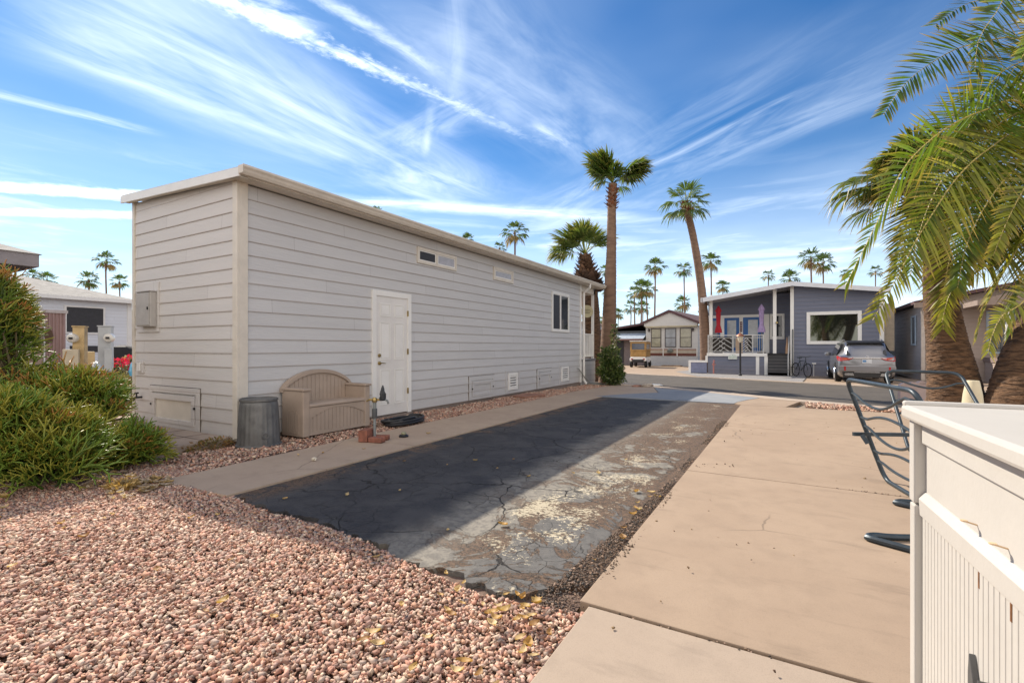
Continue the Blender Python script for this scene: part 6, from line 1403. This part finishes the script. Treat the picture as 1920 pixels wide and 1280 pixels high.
# ------------------------------------------------------------ the yard on the left
def left_yard():
    gsh = mat('grey_shingle', (.38, .37, .36), .9)
    # white house: long wall facing +X
    h = thing('white_house', (-23, 3, -.02), 'white sided house with grey shingle roof and large dark window beyond the left yard', 'house'); ws = siding_mat('pale_siding', (.72, .75, .80), (.69, .72, .77), .13, axis=1)
    B = lambda mb, n, m, p=h, **k: mb.build(n, m, p, world=True, **k)
    w = MB(); siding_wall(w, (-22.9, -6), (-22.9, 9.05), 0, 3.1, (1, 0), .13, .01); w.box(-31, -22.93, -6, 9.05, 0, 3.1); B(w, 'wall', ws); B(MB().box(-22.95, -22.86, 8.95, 9.1, 0, 3.1), 'corner_trim', M_white)
    r = MB().add([(-22.6, -6.4, 3.05), (-22.6, 9.35, 3.05), (-31.2, 9.35, 3.05), (-31.2, -6.4, 3.05), (-26.9, -2, 4.3), (-26.9, 5.6, 4.3)], [(0, 1, 5, 4), (1, 2, 5), (2, 3, 4, 5), (3, 0, 4), (0, 3, 2, 1)]); B(r, 'roof', gsh)
    B(MB().box(-22.62, -22.56, -6.4, 9.38, 2.93, 3.06), 'fascia', M_white)
    def wy(x): return (x-CX)/F
    def onx(x, X):
        u = (x-CX)/F; d = X/(FW[0]+u*RT[0]); return d*(FW[1]+u*RT[1]), d
    y0, d0 = onx(124, -22.9); y1, d1 = onx(193, -22.9); z1 = H+(HY-577)/F*(d0+d1)/2; z0 = H+(HY-623)/F*(d0+d1)/2
    f = MB(); frame4(f, 'x', -22.9, y0-.06, y1+.06, z0-.06, z1+.06, .06, .05); wo = B(f, 'window', M_white); B(MB().box(-22.9, -22.87, y0, y1, z0, z1), 'sun_screen', M_screen, wo)
    za = H+(HY-648)/F*d0; zb = H+(HY-660)/F*d0; B(MB().box(-22.9, -22.87, y0+.1, y1-.1, zb, za), 'lower_vent', M_screen)
    # ribbed shed
    sh = thing('garden_shed', (-15.5, 4.0, -.01), 'dusty pink ribbed metal garden shed with tan door behind the pencil cactus', 'shed'); sm = mat('shed_pink', (.40, .27, .25), .7, var=.06, vs=3)
    B2 = lambda mb, n, m, p=sh, **k: mb.build(n, m, p, world=True, **k)
    ya, _ = onx(45, -14.6); yb, _ = onx(81, -14.6); yc, _ = onx(123, -14.6)
    w = MB().box(-16.6, -14.6, ya, yc, 0, 1.98); y = yb+.02
    while y < yc-.03: w.prism([(-14.6, y), (-14.575, y+.012), (-14.575, y+.030), (-14.6, y+.042)], 0, 1.97, 'z'); y += .062
    B2(w, 'walls', sm); B2(MB().box(-16.65, -14.55, ya-.03, yc+.03, 1.98, 2.05), 'roof', mat('shed_roof', (.55, .50, .48), .7))
    B2(MB().box(-14.59, -14.56, ya+.02, yb-.02, .05, 1.72), 'door', mat('shed_door', (.44, .33, .26), .7)); B2(MB().box(-14.6, -14.52, yb-.012, yb+.012, 0, 1.8), 'corner_post', M_white)
    for z in (.62, .98): B2(MB().box(-14.56, -14.552, ya+.1, yb-.04, z, z+.02), 'door_groove', mat('joint_dark', (.14, .10, .08), .9))
    B2(MB().lathe([(0, 0), (.08, .01), (.10, .03), (0, .04)], n=12).xf(Matrix.Translation((-14.55, yb+.07, 1.45)) @ Matrix.Rotation(R(90), 4, 'Y') @ Matrix.Diagonal((1.6, .8, 1, 1))), 'ornament', mat('ornament_brown', (.12, .07, .04), .8))
    # neighbour on the far left: eave corner and grey wall
    n = thing('grey_neighbour_house', (-14.5, 0, 0), 'grey house at the far left whose shingled eave shows above the pencil cactus', 'house'); B3 = lambda mb, nm, m, **k: mb.build(nm, m, n, world=True, **k)
    ye, de = onx(72, -12.3)
    B3(MB().box(-12.34, -12.26, -5, ye, H+(HY-501)/F*de, H+(HY-477.5)/F*de), 'fascia', mat('fascia_grey', (.26, .24, .25), .7)); zt_ = H+(HY-477.5)/F*de
    B3(MB().box(-18, -12.345, ye-.04, ye, zt_-.24, zt_-.004), 'rake_fascia', mat('fascia_grey', (.26, .24, .25), .7))
    B3(MB().add([(-12.22, -5, zt_), (-12.22, ye+.04, zt_), (-14.6, ye-1.5, zt_+.75), (-14.6, -5, zt_+.75), (-18, ye+.04, zt_), (-18, -5, zt_)], [(0, 1, 2, 3), (1, 4, 2), (4, 5, 3, 2), (0, 3, 5)]), 'roof', gsh)
    yw, _ = onx(42, -13.2); w = MB(); siding_wall(w, (-13.2, -5), (-13.2, ye-1.2), 0, 2.75, (1, 0), .15, .01); w.box(-18, -13.23, -5, ye-1.2, 0, 2.75); B3(w, 'wall', mat('neighbour_grey', (.32, .31, .33), .7))
    # utility pedestals
    def ped(x, y, d, w_, hgt, col, label, meter_side, tan):
        q = P(x, y, d); t = thing('utility_pedestal', (q.x, q.y, 0), label, 'utility post', 'utility pedestals in the side yard', rz=YAW+R(28))
        m = mat(col[0], col[1], .7, var=.18 if tan else .06, vs=6, dirt=.2); MB().box(-w_/2, w_/2, -.11, .08, 0, hgt).build('post', m, t, bev=.006); MB().box(-w_/2-.01, w_/2+.01, -.12, .09, hgt, hgt+.02).build('cap', m, t)
        s = meter_side
        MB().box(-w_*.5-.10 if tan else w_*.1, w_*.15 if tan else w_*.5+.03, -.20, -.112, hgt*.52, hgt*.76).build('breaker_box', mat('box_tan', (.50, .44, .33), .6) if tan else m, t, bev=.006)
        mt = MB().lathe([(0, 0), (.075, 0), (.075, .06), (.062, .10), (.0, .11)], n=20).xf(Matrix.Translation((s*(w_*.42), -.112, hgt*.88)) @ Matrix.Rotation(R(90), 4, 'X')); mo = mt.build('meter', mat('meter_glass', (.60, .58, .54), .15, spec=.8), t, smooth=True)
        MB().box(s*w_*.42-.03, s*w_*.42+.02, -.235, -.222, hgt*.88-.02, hgt*.88+.015).build('meter_dial', M_dark, mo)
        return t
    ped(151, 700, 8.0, .15, 1.53, ('pedestal_tan', (.55, .40, .20)), 'weathered tan utility pedestal with round meter near the pencil cactus', -1, True)
    ped(199, 700, 8.1, .17, 1.54, ('pedestal_grey', (.40, .42, .44)), 'light grey utility pedestal with meter left of the covered grill', 1, False)
    q = P(182, 690, 8.0); t = thing('conduit_bend', (q.x, q.y, 0), 'bent pale conduit pipe rising beside the grey pedestal', 'pipe'); MB().tube(smooth_path([(.25, .05, 0), (.2, .03, .55), (.08, .02, .85), (-.06, 0, .92)], 6), .045, 10).build('pipe', mat('conduit_blue', (.38, .44, .50), .5), t, smooth=True)
    MB().lathe([(0, 0), (.06, 0), (.06, .06), (0, .07)], c=(-.06, 0, .88), n=10).build('cap', M_white, t)
    q = P(166, 690, 8.6); t = thing('valve_box', (q.x, q.y, 0), 'small yellowed box on a dark stake right of the tan pedestal', 'valve box'); MB().tube([(0, 0, 0), (0, 0, .9)], .02, 6).build('stake', M_dark, t); MB().box(-.10, .10, -.06, .06, .88, 1.12).build('box', mat('box_yellow', (.50, .38, .20), .7), t, bev=.01)
    MB().box(-.06, .05, -.07, -.061, .92, 1.05).build('dial', mat('dial_teal', (.25, .35, .36), .5), t)
    # covered grill
    q = P(233, 700, 10.2); t = thing('covered_grill', (q.x, q.y, 0), 'barbecue grill under a black cover by the grey house corner', 'grill', rz=YAW+R(20))
    c = MB(); rows = []
    for z, w_, d_ in ((.02, .36, .28), (.5, .37, .29), (.82, .40, .31), (.90, .39, .30), (1.08, .30, .26), (1.20, .18, .2), (1.24, .05, .06)):
        rows.append([(w_*math.copysign(abs(math.cos(a))**.5, math.cos(a))*(1+.02*math.sin(9*a+z*6)), d_*math.copysign(abs(math.sin(a))**.5, math.sin(a))*(1+.03*math.sin(7*a+z*9)), z) for a in [k*math.pi/16 for k in range(33)]])
    c.grid(rows); c.build('cover', mat('black_vinyl', (.012, .012, .016), .8, var=.2, bump=.3, bs=6), t, smooth=True)
    MB().tube([(.36, -.1, .85), (.52, -.12, .8), (.52, .1, .8), (.36, .1, .85)], .015, 6).build('side_handle', M_dark, t)
    # bin, planter kerb, pinwheel ornament
    q = P(69, 695, 10.5); t = thing('grey_bin', (q.x, q.y, 0), 'short grey bin with pale rim standing against the shed', 'bin'); MB().lathe([(0, 0), (.11, 0), (.12, .02), (.13, .62), (0, .62)], n=16).build('drum', mat('bin_grey', (.22, .21, .25), .6), t, smooth=True); MB().lathe([(.12, .6), (.14, .6), (.14, .65), (.12, .65)], n=16).build('rim', M_white, t)
    q = P(128, 690, 8.6); t = thing('green_bag', (q.x, q.y, 0), 'bright green plastic sack propped beside the tan pedestal', 'bag'); MB().lathe([(0, 0), (.16, .02), (.20, .2), (.15, .55), (.09, .8), (.05, .92), (0, .94)], n=12, wob=lambda th, i: 1+.15*math.sin(3*th+i*2)).build('sack', mat('green_plastic', (.04, .38, .12), .35), t, smooth=True)
    MB().lathe([(.055, 0), (.07, .02), (.055, .04)], c=(0, 0, .84), n=10).build('tie', M_dark, t)
    bm = mat('kerb_block', (.36, .26, .20), .9, var=.12, vs=6, bump=.4)
    for (x, y, d, L_, hh, lab) in ((232, 730, 7.9, .62, .20, 'reddish garden edging block under the magenta flowers'), (222, 745, 7.0, .40, .15, 'pale garden edging block in front of the reddish one')):
        q = P(x, y, d); o = MB().box(-L_/2, L_/2, -.10, .10, 0, hh).box(-L_/2-.01, L_/2+.01, -.11, .11, hh+.001, hh+.03).build('edging_block', bm, None, bev=.01); o.location = (q.x, q.y, .0); o.rotation_euler = (0, 0, YAW+R(8)); tag(o, lab, 'garden block', 'garden edging blocks')
    q = P(249, 700, 7.9); t = thing('garden_ornament', (q.x, q.y, 0), 'blue glass hummingbird feeder shape hanging by the grey house corner', 'ornament')
    t['label'] = 'small blue and white glass ornament on a stake amid the magenta flowers'; MB().tube([(0, 0, 0), (0, 0, .72)], .008, 6).build('stake', M_dark, t); MB().lathe([(0, .70), (.04, .72), (.06, .80), (.035, .92), (0, .97)], n=12).build('globe', mat('blue_glass', (.12, .40, .62), .1, spec=.8), t, smooth=True)
    # far low hill line and neighbouring roofs to close the horizon
    hl = MB(); n_ = 60; rows = [[], []]
    for i in range(n_):
        a = R(20)+R(160)*i/(n_-1); r_ = 380; rows[0].append((r_*math.cos(a), r_*math.sin(a), -3)); rows[1].append((r_*math.cos(a), r_*math.sin(a), 7+3*math.sin(i*.5)+2*math.sin(i*1.3)))
    o = hl.grid(rows).build('hills', mat('hill_brown', (.24, .22, .20), .95, var=.1, vs=.05), None); o['kind'] = 'structure'
left_yard()
def far_roofs():
    rg = random.Random(7); wm = mat('far_wall', (.50, .47, .43), .8); rm = mat('far_roof', (.30, .27, .26), .9, var=.1)
    for i, (x, d, w_, hh, lab) in enumerate(((1060, 52, 8, 3.4, 'pale gabled house seen through the porch opening of the grey home'), (1105, 44, 5, 3.3, 'light blue gabled house between the two near palm trunks'), (1390, 60, 12, 3.2, 'low house hidden behind the blue house, only its roofline showing'), (1560, 62, 12, 3.3, 'low house far behind the parked car'), (1780, 60, 12, 3.4, 'low house far behind the taupe house'), (60, 48, 14, 3.2, 'low house behind the white house at the left'), (300, 60, 14, 3.3, 'low house hidden behind the grey home at the left'), (800, 60, 14, 3.2, 'low house hidden behind the middle of the grey home'))):
        q = P(x, 650, d); t = thing('distant_house', (q.x, q.y, -.34), lab, 'house', rz=YAW+rg.uniform(-.3, .3))
        if i in (2, 3, 4, 5, 6, 7): bpy.data.objects.remove(t); continue
        MB().box(-w_/2, w_/2, 0, 8, 0, hh-.6).prism([(-w_/2, hh-.6), (w_/2, hh-.6), (0, hh+.7)], 0, 8, 'y').build('wall', mat('far_blue', (.42, .48, .56), .8) if i == 1 else wm, t)
        MB().prism([(-w_/2-.4, hh-.68), (0, hh+.72), (w_/2+.4, hh-.68), (w_/2+.4, hh-.5), (0, hh+.9), (-w_/2-.4, hh-.5)], -.3, 8.3, 'y').build('roof', rm, t)
        MB().box(-.8, .6, -.05, 0, .9, 2.0).build('window', M_glass, t)
far_roofs()
